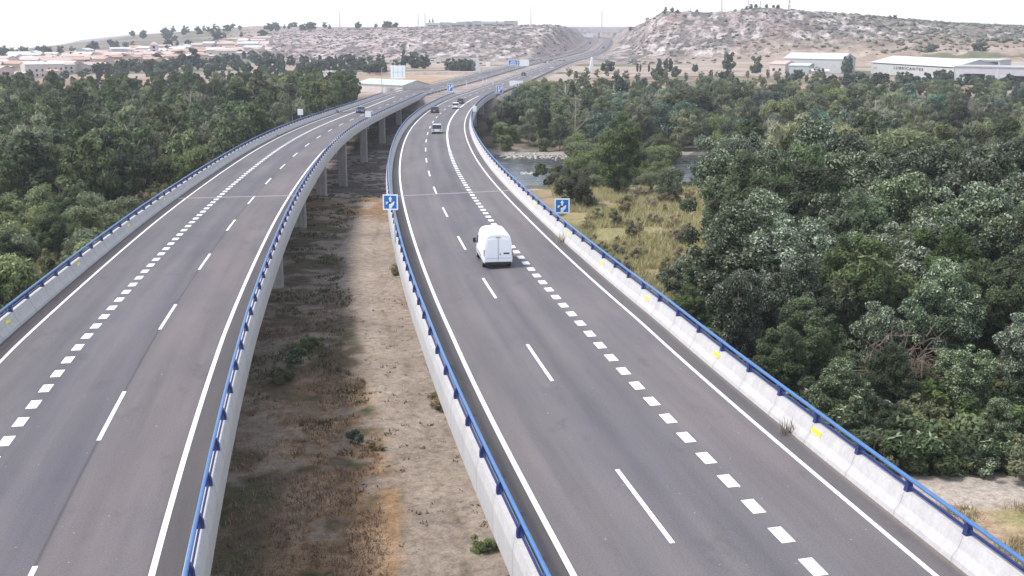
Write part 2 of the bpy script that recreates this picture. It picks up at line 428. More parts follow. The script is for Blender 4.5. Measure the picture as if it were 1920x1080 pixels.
# ---------------------------------------------------------------- ground
def lerp(a, b, t): return a * (1 - t[..., None]) + np.asarray(b) * t[..., None]
def gcolor(x, y, z):
    n1 = fbm(x / 2.2, y / 2.2, 4, 31); n2 = fbm(x / 7., y / 10., 4, 41); n3 = fbm(x / .8, y / .8, 3, 51); n4 = fbm(x / 30, y / 18, 4, 61)
    veg = np.array([.125, .100, .065]); soil = np.array([.315, .260, .210]); orange = np.array([.28, .18, .10]); green = np.array([.085, .088, .045])
    C = np.zeros(x.shape + (3,)) + soil
    # strip between the viaducts: pale track, dark scrub at its left, dry orange grass near the camera
    tx = np.interp(y, [20, 45, 52, 61, 75, 97, 127, 150, 166], [-1.2, -2.2, -2.8, -4.3, -7.2, -11.2, -15.6, -16.5, -14]); tw = np.interp(y, [40, 60, 75, 100, 130, 165], [1.7, 2.1, 2.2, 3.1, 3.0, 3.0])
    d = x - tx
    left = sm(0.0, 1.2, -(d + tw) + (n2 - .5) * 3.0)
    vegL = lerp(lerp(np.zeros_like(C) + veg, green, sm(.47, .55, fbm(x / 4., y / 4., 4, 43)) * .8), np.array([.31, .255, .205]), sm(.46, .58, fbm(x / 2.6, y / 1.9, 4, 33)) * .8)
    og = sm(84, 66, y) * sm(8.5, 5.0, -(d + tw) + (n2 - .5) * 3.)
    vegL = lerp(vegL, lerp(np.zeros_like(C) + orange, np.array([.38, .255, .155]), sm(.5, .62, n1)), og * sm(.32, .46, n1) * .95)
    sandy = sm(84, 92, y) * sm(112, 104, y) * sm(.42, .5, n1)
    vegL = lerp(vegL, soil * .8, sandy * .8)
    C = lerp(C, vegL, left)
    for dd in (-1.0, .75):   # wheel ruts worn into the track
        C = lerp(C, np.array([.33, .28, .235]), sm(.45, .2, np.abs(d - dd + (n2 - .5) * 1.5)) * .55 * (y < 168) * sm(.3, .5, n1))
    C = lerp(C, np.array([.16, .125, .09]), sm(.25, .1, np.abs(d + .1 + (n2 - .5) * 1.5)) * .35 * (y < 168) * sm(.45, .55, n1))
    right = sm(0, .8, (d - tw) + (n2 - .5) * 2.5)
    vegR = lerp(np.zeros_like(C) + np.array([.14, .105, .06]), green, sm(.45, .6, n1))
    C = lerp(C, vegR, right * sm(.40, .5, n2 + .06))
    C = lerp(C, orange * .9, sm(135, 150, y) * sm(172, 160, y) * sm(.42, .58, n1) * (x < -5))
    C = lerp(C, soil * .62, sm(.55, .7, n3) * .35)
    # right of the right viaduct
    rr = sm(3, 7, x + (y - 60) * 0.02) * (y < 178)
    fld = lerp(np.zeros_like(C) + np.array([.35, .26, .17]), np.array([.27, .24, .115]), sm(.46, .56, n2))
    fld = lerp(fld, np.array([.32, .235, .17]), sm(140, 160, y) * sm(.35, .55, n1))
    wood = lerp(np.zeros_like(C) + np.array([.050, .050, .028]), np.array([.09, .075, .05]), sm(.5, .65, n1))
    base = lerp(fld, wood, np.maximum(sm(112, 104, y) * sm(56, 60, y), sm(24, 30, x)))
    pt = sm(2.6, 1.7, np.abs(y - (55.6 + .08 * (x - 20)) + (n1 - .5) * 1.2))
    base = lerp(base, np.array([.38, .33, .28]), pt)
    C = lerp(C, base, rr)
    # left of the left viaduct
    lx = np.interp(y, LY, LX)
    lm = sm(-11, -14, x - lx)
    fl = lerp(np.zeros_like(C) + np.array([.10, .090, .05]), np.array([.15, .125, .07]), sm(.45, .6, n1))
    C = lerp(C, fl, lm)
    # river bed and banks
    bar = lerp(np.zeros_like(C) + np.array([.33, .285, .25]), np.array([.14, .125, .10]), sm(.47, .60, fbm(x / 6., y / 3.2, 4, 71)))
    C = lerp(C, bar, sm(-8.6, -10.5, z) * (y < 300))
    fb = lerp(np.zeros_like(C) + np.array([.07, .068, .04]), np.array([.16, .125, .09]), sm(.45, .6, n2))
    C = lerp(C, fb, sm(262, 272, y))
    # far plain
    pl = lerp(np.zeros_like(C) + np.array([.30, .235, .18]), np.array([.36, .30, .25]), sm(.4, .6, n4))
    pl = lerp(pl, np.array([.10, .115, .060]), sm(.54, .60, fbm(x / 90, y / 26, 3, 81)) * .9)
    px = CX + x / np.maximum(y, 30) * F / .975
    red = sm(-40, -70, x) * sm(-240, -200, x) * sm(415, 430, y) * sm(560, 530, y)
    pl = lerp(pl, np.array([.29, .18, .14]), red * sm(.35, .5, n4))
    redr = sm(1090, 1120, px) * sm(430, 450, y) * sm(545, 530, y)
    pl = lerp(pl, lerp(np.zeros_like(C) + np.array([.29, .19, .145]), np.array([.12, .115, .075]), sm(.48, .56, n2)), redr * .85)
    og2 = sm(640, 700, px) * sm(900, 860, px) * sm(420, 440, y) * sm(560, 530, y)
    pl = lerp(pl, np.array([.36, .25, .15]), og2 * sm(.35, .55, n2))
    C = lerp(C, pl, sm(395, 425, y))
    # rocky hills
    hl = sm(660, 760, y) * sm(430, 520, px)
    rk = lerp(np.zeros_like(C) + np.array([.30, .255, .23]), np.array([.44, .39, .365]), sm(.42, .6, fbm(x / 14, y / 20, 4, 91)))
    rk = lerp(rk, np.array([.10, .095, .085]), sm(.50, .57, fbm(x / 4., y / 14., 4, 95)) * .85)
    grn = sm(1480, 1720, px) * .55
    rk = lerp(rk, np.array([.15, .155, .115]), grn * sm(.42, .55, fbm(x / 18, y / 18, 4, 96)))
    rk = lerp(rk, np.array([.20, .15, .125]), sm(.55, .68, fbm(x / 40, y / 25, 4, 97)) * .6)
    band = np.abs(((z + fbm(x / 40, y / 40, 3, 5) * 3) / 3.4 % 1) - .5)
    rk = lerp(rk, np.array([.17, .15, .135]), sm(.1, .03, band) * sm(.4, .55, fbm(x / 20, y / 20, 3, 99)) * .8)
    foot = sm(790, 690, y) * sm(1180, 1220, px)
    rk = lerp(rk, np.array([.30, .225, .17]), foot * .8)
    clay = sm(380, 460, px) * sm(800, 740, px)
    rk = lerp(rk, np.array([.43, .345, .33]), clay * .5 * (rk.sum(-1) > .6))
    C = lerp(C, rk, hl)
    lh = sm(860, 980, y) * sm(480, 400, px)
    C = lerp(C, lerp(np.zeros_like(C) + np.array([.21, .18, .145]), np.array([.12, .12, .085]), sm(.45, .6, n4)), lh)
    # gravel verge along the highway
    s = np.interp(y, RY[RY < 2200], SS[RY < 2200]); xr = np.interp(s, SS, RX); off = x - xr
    vg = (y > 352) * sm(15, 13, off) * sm(-30, -27, off)
    C = lerp(C, lerp(np.zeros_like(C) + np.array([.24, .20, .18]), np.array([.33, .28, .25]), sm(.4, .6, n1)), vg * .85)
    return np.clip(C, 0.01, 1)

def build_ground():
    y = [-30.0]
    while y[-1] < 6000:
        yy = y[-1]
        st = 0.5 if yy < 200 else (0.5 + (yy - 200) * .006 if yy < 640 else (2.4 if yy < 1120 else 2.4 * (yy / 1120) ** 3))
        if yy < 25: st = 2.0
        y.append(yy + st)
    y = np.array(y)
    a = np.linspace(-1, 1, 681); u = 0.50 * a + 0.50 * a ** 5
    Y, U = np.meshgrid(y, u, indexing='ij')
    X = U * (Y + 45)
    Z = terrain(X, Y)
    C = gcolor(X, Y, Z)
    ny, nx = X.shape
    idx = np.arange(ny * nx).reshape(ny, nx)
    Fc = np.stack([idx[:-1, :-1], idx[:-1, 1:], idx[1:, 1:], idx[1:, :-1]], -1).reshape(-1, 4)
    m, nt, p = nmat('ground_earth', 0.95, 0.1)
    at = nt.nodes.new('ShaderNodeVertexColor'); at.layer_name = 'earth'
    g = geo(nt)
    f1 = noise(nt, 1.7, 6, 0.75, g); f2 = noise(nt, 0.12, 6, 0.75, g)
    c = mix(nt, at.outputs[0], ramp(nt, f1, [(0.30, (.42,) * 3), (0.5, (1,) * 3), (0.72, (1.45, 1.42, 1.4))]), 0.75, 'MULTIPLY')
    c = mix(nt, c, ramp(nt, f2, [(0.32, (.62,) * 3), (0.5, (1,) * 3), (0.7, (1.3,) * 3)]), 0.7, 'MULTIPLY')
    f3 = noise(nt, 6.5, 5, 0.8, g)
    c = mix(nt, c, ramp(nt, f3, [(0.33, (.45,) * 3), (0.48, (1,) * 3), (0.66, (1.35, 1.33, 1.3))]), 0.6, 'MULTIPLY')
    rk_ = nt.nodes.new('ShaderNodeVertexColor'); rk_.layer_name = 'rock'
    f4 = noise(nt, 0.33, 7, 0.82, mapping(nt, g, (1.0, .55, 1.6)))
    c4 = mix(nt, c, ramp(nt, f4, [(0.40, (.20, .19, .18)), (0.48, (.80, .78, .78)), (0.56, (1.15,) * 3), (0.68, (1.55, 1.52, 1.55))]), 1.0, 'MULTIPLY')
    c = mix(nt, c, c4, rk_.outputs[0])
    nt.links.new(c, p.inputs['Base Color'])
    bump(nt, p, f1, 0.7, 0.25)
    me = mkmesh('ground', np.stack([X, Y, Z], -1).reshape(-1, 3), Fc, m, smooth=True, attrs={'earth': C.reshape(-1, 3), 'rock': (sm(690, 790, Y) * sm(400, 500, CX + X / np.maximum(Y, 30) * F / .975)).ravel()})
    tag(obj('ground', me), kind='structure')
build_ground()

# river
m, nt, p = nmat('river_water', 0.12, 0.6)
g = geo(nt)
w1 = noise(nt, 1.0, 4, 0.6, mapping(nt, g, (.25, 1.2, 1)))
p.inputs['Base Color'].default_value = (.035, .045, .048, 1)
nt.links.new(ramp(nt, noise(nt, 1.0, 5, .65, mapping(nt, g, (.10, .55, 1))), [(.40, (.022, .030, .034)), (.60, (.08, .085, .085)), (.72, (.30, .31, .31))]), p.inputs['Base Color'])
nt.links.new(ramp(nt, w1, [(.4, (.10,) * 3), (.7, (.4,) * 3)]), p.inputs['Roughness'])
bump(nt, p, w1, .5, .15)
tag(obj('river_water', mkmesh('river_water', [(-260, 200, -13.05), (260, 200, -13.05), (260, 275, -13.05), (-260, 275, -13.05)], [(0, 1, 2, 3)], m)), kind='structure')

# ---------------------------------------------------------------- viaducts and carriageways
def road(c, lo, hi, mat, name):
    a, b = (lo, hi)
    parts = [strip(c, a, b, -50, S_END, 0.0, 3, 10), strip(c, a - .7, b + .7, S_END, 2280, 0.0, 6, 10)]
    V, Fc, U = joinparts(parts)
    tag(obj(name, mkmesh(name, V, Fc, M[mat], uv=U)), kind='structure')
road('R', -0.9, 11.15, 'asphaltR', 'road_outbound')
road('L', -11.3, 0.9, 'asphaltL', 'road_inbound')

def markings(c, sg, lane, thick, edge, ph, name):
    L = []
    z = .008
    hw = .085
    L.append(strip(c, -.10, .10, -50, 1900, z, 4))
    L.append(strip(c, sg * edge - hw, sg * edge + hw, -50, 1900, z, 4))
    s = ph - 17 * 3
    while s < 1400:
        L.append(strip(c, sg * lane - .085, sg * lane + .085, s, s + 6.2, z, 6)); s += 17
    s = -20.0 + (0.3 if c == 'R' else 0.9)
    lim = 152 if c == 'R' else 225
    while s < lim:
        L.append(strip(c, sg * thick - .23, sg * thick + .23, s, s + 1.12, z, 2)); s += 2.235
    L.append(strip(c, sg * thick - .15, sg * thick + .15, lim, 350, z, 4))
    V, Fc, U = joinparts(L)
    tag(obj(name, mkmesh(name, V, Fc, M['marking'])), kind='structure')
markings('R', 1, 3.53, 7.03, 10.2, 14.717, 'road_marking_outbound')
markings('L', -1, 3.56, 7.16, 10.39, 26.05 - 0.5, 'road_marking_inbound')

# studs of worn paint along the left lane joint are part of the marking
def one_mesh(c, prof, s0, s1, step=3.0):
    return extrude(c, prof, s0, s1, step)

def viaduct(c, in_sg, inner0, outer0, label):
    """in_sg: side of the reference edge line; parapets stand outside both edge lines"""
    root = empty('viaduct', tuple(P3(c, 0, 0)[0][0] + np.array([0, 0, -8])), 0, label, 'viaduct')
    base = Vector(root.location)
    def put(name, V, Fc, mats, par=None, smooth=False, uv=None):
        V = np.asarray(V) - np.array(base)
        if par is None: par = root
        me = mkmesh(name, V, Fc, mats, smooth=smooth, uv=uv)
        bm = bmesh.new(); bm.from_mesh(me); bmesh.ops.recalc_face_normals(bm, faces=bm.faces); bm.to_mesh(me); bm.free()
        return obj(name, me, par)
    lo, hi = (inner0, outer0)
    # deck slab with a tapered box girder below it
    prof = [(lo - .6, -.03), (hi + .6, -.03), (hi + .6, -.32), (hi - .7, -.55), (hi - 1.3, -1.45), (lo + 1.3, -1.45), (lo + .7, -.55), (lo - .6, -.32)]
    V, Fc = extrude(c, prof, -50, S_END, 4); put('deck', V, Fc, M['deckc'])
    # expansion joint strip
    for sj in (99.0,):
        V, Fc, U = strip(c, lo + .1, hi - .1, sj, sj + .55, .014, 1); put('expansion_joint', V, Fc, M['jointc'])
    # piers
    cc = (lo + hi) / 2
    y0 = [103, 136, 172, 208, 245, 280, 318] if c == 'L' else [100, 133, 168, 203, 240, 277, 314, 345]
    for yy in [22] + y0:
        s = float(np.interp(yy, LINES[c][1], SS))
        for o in (lo + 1.55, hi - 1.55):
            q, ps = P3(c, s, o, -1.3); q = q[0]; ps = float(ps[0])
            gzv = gz(q[0], q[1]) - 1.0
            if q[1] > 205 and q[1] < 262: gzv = min(gzv, -14.0)
            mb = MB(); a, b2 = .78, .62
            ch = .18
            prof2 = [(-a, -b2 + ch), (-a + ch, -b2), (a - ch, -b2), (a, -b2 + ch), (a, b2 - ch), (a - ch, b2), (-a + ch, b2), (-a, b2 - ch)]
            n = 8; Vv = []
            ca, sa = math.cos(-ps), math.sin(-ps)
            for zz in (gzv, q[2]):
                for (u, v) in prof2: Vv.append((q[0] + u * ca - v * sa, q[1] + u * sa + v * ca, zz))
            Ff = [tuple(range(n - 1, -1, -1)), tuple(range(n, 2 * n))] + [(k, (k + 1) % n, n + (k + 1) % n, n + k) for k in range(n)]
            put('pier', Vv, Ff, M['pierc'])
    for (o0, sg) in ((lo, -1), (hi, 1)):
        A = lambda t: o0 + sg * (t - .9)
        prof = [(A(.9), .002), (A(.93), .16), (A(1.12), .42), (A(1.24), .82), (A(1.52), .82), (A(1.60), .40), (A(1.60), -.62), (A(1.42), -.62), (A(1.40), -.34), (A(.9), -.34)]
        V, Fc = extrude(c, prof, -50, S_END, 3); ss_ = srange(-50, S_END); par = put('parapet', V, Fc, M['parapet'], uv=np.c_[np.repeat(np.arange(len(prof)), len(ss_)), np.tile(ss_ + 52.25, len(prof))])
        # tube rail
        s = srange(-50, S_END, 3); n = 8; ring = []
        for k in range(n):
            t = 2 * math.pi * k / n
            ring.append(P3(c, s, A(1.30) + .07 * math.cos(t), 1.30 + .07 * math.sin(t))[0])
        ns = len(s); V = np.concatenate(ring)
        Fc = [(k * ns + i, k * ns + i + 1, ((k + 1) % n) * ns + i + 1, ((k + 1) % n) * ns + i) for k in range(n) for i in range(ns - 1)]
        put('rail', V, Fc, M['rail_blue'], par, True)
        # thin navy strip in the band between wall top and tube rail
        V, Fc = extrude(c, [(A(1.34), .94), (A(1.39), .94), (A(1.39), 1.04), (A(1.34), 1.04)], -50, S_END, 3)
        put('lower_strip', V, Fc, M['post_blue'], par)
        # curved brackets
        bp = [(.12, 0), (.36, 0), (.35, .20), (.31, .36), (.24, .48), (.14, .52), (.10, .44), (.17, .34), (.16, .18)]
        mb = MB(); mb.prism([(sg * (a - .02) , z) for a, z in bp], -.10, .10)
        pme = mb.mesh('post', M['post_blue'])
        bm = bmesh.new(); bm.from_mesh(pme); bmesh.ops.recalc_face_normals(bm, faces=bm.faces); bm.to_mesh(pme); bm.free()
        sp = np.arange(-2.0, S_END - 1, 3.35); q, ps = P3(c, sp, A(1.14), .815)
        for i in range(min(100, len(sp))):
            obj('post', pme, par, tuple(q[i] - np.array(base)), -float(ps[i]))
        if len(sp) > 100:
            allv = []; allf = []; bv = np.array([v.co[:] for v in pme.vertices]); bf = [tuple(pp.vertices) for pp in pme.polygons]
            for i in range(100, len(sp)):
                ca, sa = math.cos(-ps[i]), math.sin(-ps[i]); k = len(allv)
                allv += [(q[i][0] + v[0] * ca - v[1] * sa, q[i][1] + v[0] * sa + v[1] * ca, q[i][2] + v[2]) for v in bv]
                allf += [tuple(k + t for t in f) for f in bf]
            tag(put('post', allv, allf, M['post_blue'], par), kind='stuff')
        # yellow reflector plates on the inner face of the outer parapet
        if (c == 'R' and sg > 0) or (c == 'L' and sg < 0):
            mb = MB(); mb.box(-.02, .02, -.36, .36, -.085, .085)
            rme = mb.mesh('reflector_plate', M['yellow'])
            for sr in (np.array([8.2, 21.0, 31.7, 43.4, 54.5, 66, 83, 100, 117, 134]) if c == 'R' else np.array([27., 43.5, 60.0, 77.3, 94])):
                q1, p1 = P3(c, sr, A(1.165), .60)
                o = obj('reflector_plate', rme, par, tuple(q1[0] - np.array(base)), -float(p1[0])); o.rotation_euler = (0, sg * math.radians(12), -float(p1[0]))
    # abutment
    q, ps = P3(c, S_END + .8, (lo + hi) / 2, 0); ps = float(ps[0]); q = q[0]
    mb = MB(); w = (hi - lo) / 2 + .6
    mb.box(-w, w, -1.6, 1.2, -6.0, -.34)
    o = mb.build('abutment', M['deckc'], root, loc=tuple(np.array(q) - np.array(base)), rz=-ps)
    return root
M['jointc'] = simple('joint_concrete', (.27, .255, .25), .85, .15, 2)
via_l = viaduct('L', -1, -11.29, .9, 'curved concrete viaduct carrying the left carriageway, its piers and right parapet in view')
via_r = viaduct('R', 1, -.9, 11.1, 'curved concrete viaduct carrying the right carriageway with the white van on it')

# guard rails beyond the viaducts
def guard(c, o, s0, s1, label, sg):
    q0 = P3(c, s0, o, -.3)[0][0]
    root = empty('guard_rail', tuple(q0), 0, label, 'guard rail', 'guard rails along the carriageways beyond the viaducts')
    pf = [(o, .45), (o + .05 * sg, .50), (o, .58), (o + .05 * sg, .68), (o, .76), (o - .03 * sg, .76), (o - .03 * sg, .45)]
    V, Fc = extrude(c, pf, s0, s1, 6)
    obj('beam', mkmesh('beam', V - q0, Fc, M['galv']), root)
    mb = MB(); mb.box(-.06, .06, -.06, .06, -.3, .78); pm = mb.mesh('post', M['galv'])
    sp = np.linspace(s0, s1, min(100, int((s1 - s0) / 6)) + 1)[:100]
    q, ps = P3(c, sp, o - .1 * sg, 0)
    for i in range(len(sp)): obj('post', pm, root, tuple(q[i] - q0), -float(ps[i]))
guard('L', -12.2, S_END, 760, 'steel guard rail along the outer left edge of the road beyond the left viaduct', 1)
guard('L', 1.7, S_END + 4, 980, 'steel guard rail on the left side of the median beyond the viaducts', -1)
guard('R', -1.7, S_END + 4, 1040, 'steel guard rail on the right side of the median beyond the viaducts', 1)
guard('R', 12.1, S_END, 900, 'steel guard rail along the outer right edge of the road beyond the right viaduct', -1)
# ---------------------------------------------------------------- vehicles (local: +y forward, z up, origin on the road)
def bev(me, w, seg=2, smooth=False):
    bm = bmesh.new(); bm.from_mesh(me)
    bmesh.ops.remove_doubles(bm, verts=bm.verts, dist=1e-4)
    bmesh.ops.recalc_face_normals(bm, faces=bm.faces)
    es = [e for e in bm.edges if len(e.link_faces) == 2 and e.calc_face_angle(0) > 0.45]
    bmesh.ops.bevel(bm, geom=es, offset=w, segments=seg, affect='EDGES', profile=0.6)
    for f in bm.faces: f.smooth = smooth
    bm.to_mesh(me); bm.free(); return me
def wheel(parent, x, y, r, w):
    mb = MB(); mb.tube([(-w / 2, 0, 0), (-w / 2 + .03, 0, 0), (w / 2 - .03, 0, 0), (w / 2, 0, 0)], [r - .03, r, r, r - .03], 20)
    o = mb.build('wheel', M['dark_rubber'], parent, True, (x, y, r))
    mb = MB(); sg = 1 if x > 0 else -1
    mb.tube([(sg * (w / 2 - .02), 0, 0), (sg * (w / 2 + .012), 0, 0)], [r * .62, r * .58], 14)
    mb.build('rim', M['hub'], o)
def car(name, label, paint, loc, rz, L=4.4, W=1.78, H=1.46, estate=False):
    root = empty('car', loc, rz, label, 'car', 'cars on the highway')
    root['group'] = 'cars driving on the highway'
    h = L / 2; w = W / 2
    mb = MB()
    prof = [(-h, .32), (-h + .03, .62), (-h + .12, .90), (-h + .5, .95), (h - 1.25, .93), (h - .35, .76), (h - .05, .60), (h, .34), (h - .1, .22), (-h + .1, .22)]
    mb.prism(prof, -w, w, axis='x'); me = bev(mb.mesh('body', paint), .07, 2); obj('body', me, root)
    mb = MB()
    b0, b1 = (-h + (.12 if estate else .55)), h - 1.35
    cab = [(b0, .90), (b0 + .38, H - .06), (b0 + .9, H - .02), (b1 - .75, H - .03), (b1, .90)]
    mb.prism(cab, -w + .06, w - .06, axis='x')
    mb.v = [(x * (1 - .17 * max(0, z - .9) / (H - .9)), y, z) for x, y, z in mb.v]
    obj('window', bev(mb.mesh('window', M['glass_dark']), .03, 1), root)
    mb = MB(); rw = (w - .06) * .86
    mb.box(-rw, rw, b0 + .36, b1 - .72, H - .05, H + .015); obj('roof', bev(mb.mesh('roof', paint), .02, 1), root)
    for sg in (-1, 1):
        for y in (-h + .8, h - .85): wheel(root, sg * (w - .1), y, .32, .2)
        mb = MB(); mb.box(sg * (w - .30) - .13, sg * (w - .30) + .13, -h - .015, -h + .12, .62, .80); mb.build('tail_light', M['red_lamp'], root)
        mb = MB(); mb.box(sg * (w - .32) - .17, sg * (w - .32) + .17, h - .16, h + .01, .58, .72); mb.build('headlight', M['clear_lamp'], root)
        mb = MB(); mb.box(sg * (w + .02) - .09, sg * (w + .02) + .09, b1 - .35, b1 - .2, .92, 1.06); mb.build('mirror', paint, root)
    mb = MB(); mb.box(-.26, .26, -h - .02, -h + .02, .50, .61); mb.build('number_plate', M['sign_white'], root)
    mb = MB(); mb.box(-w + .15, w - .15, -h - .012, -h + .10, .24, .42); mb.build('bumper', M['dark_plastic'], root)
    return root
def place(c, s, o):
    q, ps = P3(c, s, o, .004); return tuple(q[0]), -float(ps[0])
def paint(name, col, metal=0.0, rough=.28):
    return simple(name, col, rough, .02, 1, .5, metal)
pt = {'silver': paint('silver_paint', (.50, .51, .52), .5), 'black': paint('black_paint', (.02, .021, .024)), 'white': paint('car_white_paint', (.72, .73, .74)), 'grey': paint('dark_grey_paint', (.06, .062, .07), .4), 'navy': paint('navy_paint', (.02, .025, .045))}
for (c, s, o, k, lab, es, Hh, sg) in [
    ('R', 188, 5.2, 'silver', 'silver estate car seen from behind in the middle lane of the right viaduct', True, 1.62, 1),
    ('R', 259, 2.0, 'black', 'black car keeping to the left lane on the bend of the right viaduct', False, 1.46, 1),
    ('R', 275, 6.2, 'white', 'white car just in front of a dark car near the end of the right viaduct', True, 1.5, 1),
    ('R', 303, 5.7, 'grey', 'dark grey car just beyond the white car near the end of the right viaduct', False, 1.48, 1),
    ('L', 260, -5.2, 'navy', 'dark saloon car coming towards the camera alone on the left viaduct', False, 1.45, -1),
    ('R', 520, 2.6, 'black', 'small black car far off in the left lane beside the blank white sign back', False, 1.5, 1),
    ('R', 1010, 3.4, 'grey', 'tiny dark car on the distant road below the rocky cut', False, 1.5, 1),
    ('L', 1180, -3.0, 'black', 'tiny dark car coming out of the cut below the overpass', False, 1.6, -1)]:
    loc, rz = place(c, s, o)
    car('car', lab, pt[k], loc, rz + (0 if sg > 0 else math.pi), 4.5, 1.82, Hh, es)

def build_van():
    loc, rz = place('R', 60.2, 4.92)
    root = empty('van', loc, rz, 'white high-roof panel van seen from behind in the middle lane of the right viaduct', 'van')
    wp = M['van_white']
    # cross-section fractions: (half width, height)
    sec = [(0.88, .36), (.98, .46), (1.0, .62), (1.0, 1.05), (.985, 1.35), (.955, 1.70), (.91, 2.02), (.83, 2.26), (.68, 2.42), (.40, 2.49), (0, 2.51)]
    st = [(-2.50, .93, .93), (-2.44, .975, .975), (-2.25, 1.0, .995), (-1.2, 1.0, 1.0), (.6, 1.0, .995), (1.0, .995, .97), (1.25, .99, .90), (1.65, .98, .66), (1.95, .965, .485), (2.25, .94, .44), (2.48, .90, .36), (2.60, .82, .26)]
    V = []; n = 2 * len(sec) - 1
    for (y, ws, hs) in st:
        pts = []
        for (x, z) in sec:
            zz = .36 + (z - .36) * hs; xx = x * ws
            pts.append((xx, y, zz))
        V += [(-p[0], p[1], p[2]) for p in pts[:-1]] + [pts[-1]] + pts[:-1][::-1]
    Fc = []
    for i in range(len(st) - 1):
        for k in range(n - 1): Fc.append((i * n + k, i * n + k + 1, (i + 1) * n + k + 1, (i + 1) * n + k))
        Fc.append((i * n + n - 1, i * n, (i + 1) * n, (i + 1) * n + n - 1))
    Fc.append(tuple(range(n))); Fc.append(tuple(range(len(st) * n - 1, (len(st) - 1) * n - 1, -1)))
    mb = MB(); mb.add(V, Fc); o = mb.build('body', wp, root, False)
    for p in o.data.polygons: p.use_smooth = len(p.vertices) == 4
    yr = -2.505
    # rear doors
    for sg in (-1, 1):
        mb = MB(); prof = [(sg * .012, .52), (sg * .84, .52), (sg * .85, 1.1), (sg * .80, 1.78), (sg * .70, 2.08), (sg * .012, 2.12)]
        mb.prism(prof, yr - .022, yr + .03); me = bev(mb.mesh('rear_door', wp), .012, 1); d = obj('rear_door', me, root)
        mb = MB(); mb.box(sg * .80 - .02, sg * .80 + .02, yr - .05, yr, .80, .90); mb.box(sg * .80 - .02, sg * .80 + .02, yr - .05, yr, 1.5, 1.6); mb.build('hinge', wp, d)
        mb = MB(); mb.box(sg * .925 - .055, sg * .925 + .055, yr + .01, yr + .13, .92, 1.36); mb.build('tail_light', M['red_lamp'], root)
        for y in (-1.55, 1.72): wheel(root, sg * .86, y, .345, .22)
        mb = MB(); mb.box(sg * 1.18 - .10, sg * 1.18 + .10, 1.28, 1.42, 1.18, 1.52); mb.box(min(sg * .95, sg * 1.12), max(sg * .95, sg * 1.12), 1.32, 1.38, 1.24, 1.30)
        obj('mirror', bev(mb.mesh('mirror', M['dark_plastic']), .03, 1), root)
        mb = MB(); X = sg * .975
        V = [(X * 1.0, .75, 1.22), (X * 1.0, 1.75, 1.18), (X * .985, 1.42, 1.66), (X * .96, .78, 1.80)]
        V2 = [(v[0] * 1.022, v[1], v[2]) for v in V]
        mb.add(V + V2, [(0, 1, 2, 3), (7, 6, 5, 4), (0, 4, 5, 1), (1, 5, 6, 2), (2, 6, 7, 3), (3, 7, 4, 0)]); mb.build('side_window', M['glass_dark'], root)
        mb = MB(); mb.box(min(sg * .985, sg * 1.012), max(sg * .985, sg * 1.012), -1.2, 1.2, .66, .78); mb.build('side_moulding', M['trim_grey'], root)
        mb = MB(); mb.box(sg * .62 - .16, sg * .62 + .16, 2.50, 2.60, .62, .82); mb.build('headlight', M['clear_lamp'], root)
    mb = MB(); V = [(-.78, 1.30, 2.08), (.78, 1.30, 2.08), (.88, 1.98, 1.33), (-.88, 1.98, 1.33)]
    V2 = [(v[0], v[1] + .05, v[2] + .05) for v in V]
    mb.add(V + V2, [(3, 2, 1, 0), (4, 5, 6, 7), (0, 1, 5, 4), (1, 2, 6, 5), (2, 3, 7, 6), (3, 0, 4, 7)]); mb.build('windscreen', M['glass_dark'], root)
    mb = MB(); mb.box(-.90, .90, yr - .09, yr + .12, .33, .52); obj('bumper', bev(mb.mesh('bumper', M['dark_plastic']), .03, 2), root)
    mb = MB(); mb.box(-.28, .28, yr - .03, yr - .005, .56, .68); mb.build('number_plate', M['sign_white'], root)
    mb = MB(); mb.box(.36, .76, yr - .034, yr - .004, 1.05, 1.15); mb.build('badge', M['dark_plastic'], root)
    mb = MB(); mb.box(-.02 + .13, .03 + .13, yr - .05, yr - .004, .98, 1.10); mb.build('door_handle', M['dark_plastic'], root)
    mb = MB(); mb.box(-.010, .010, yr - .030, yr - .0205, .53, 2.10); mb.build('door_seam', M['trim_grey'], root)
    mb = MB(); mb.box(-.84, .84, yr - .031, yr - .0205, .765, .785); mb.build('door_crease', M['trim_grey'], root)
    mb = MB(); mb.box(-.16, .16, yr - .03, yr + .04, 2.17, 2.21); mb.build('brake_light', M['red_lamp'], root)
M['van_white'] = paint('van_white_paint', (.80, .81, .83), 0, .3)
M['trim_grey'] = simple('trim_grey', (.25, .25, .26), .6)
build_van()

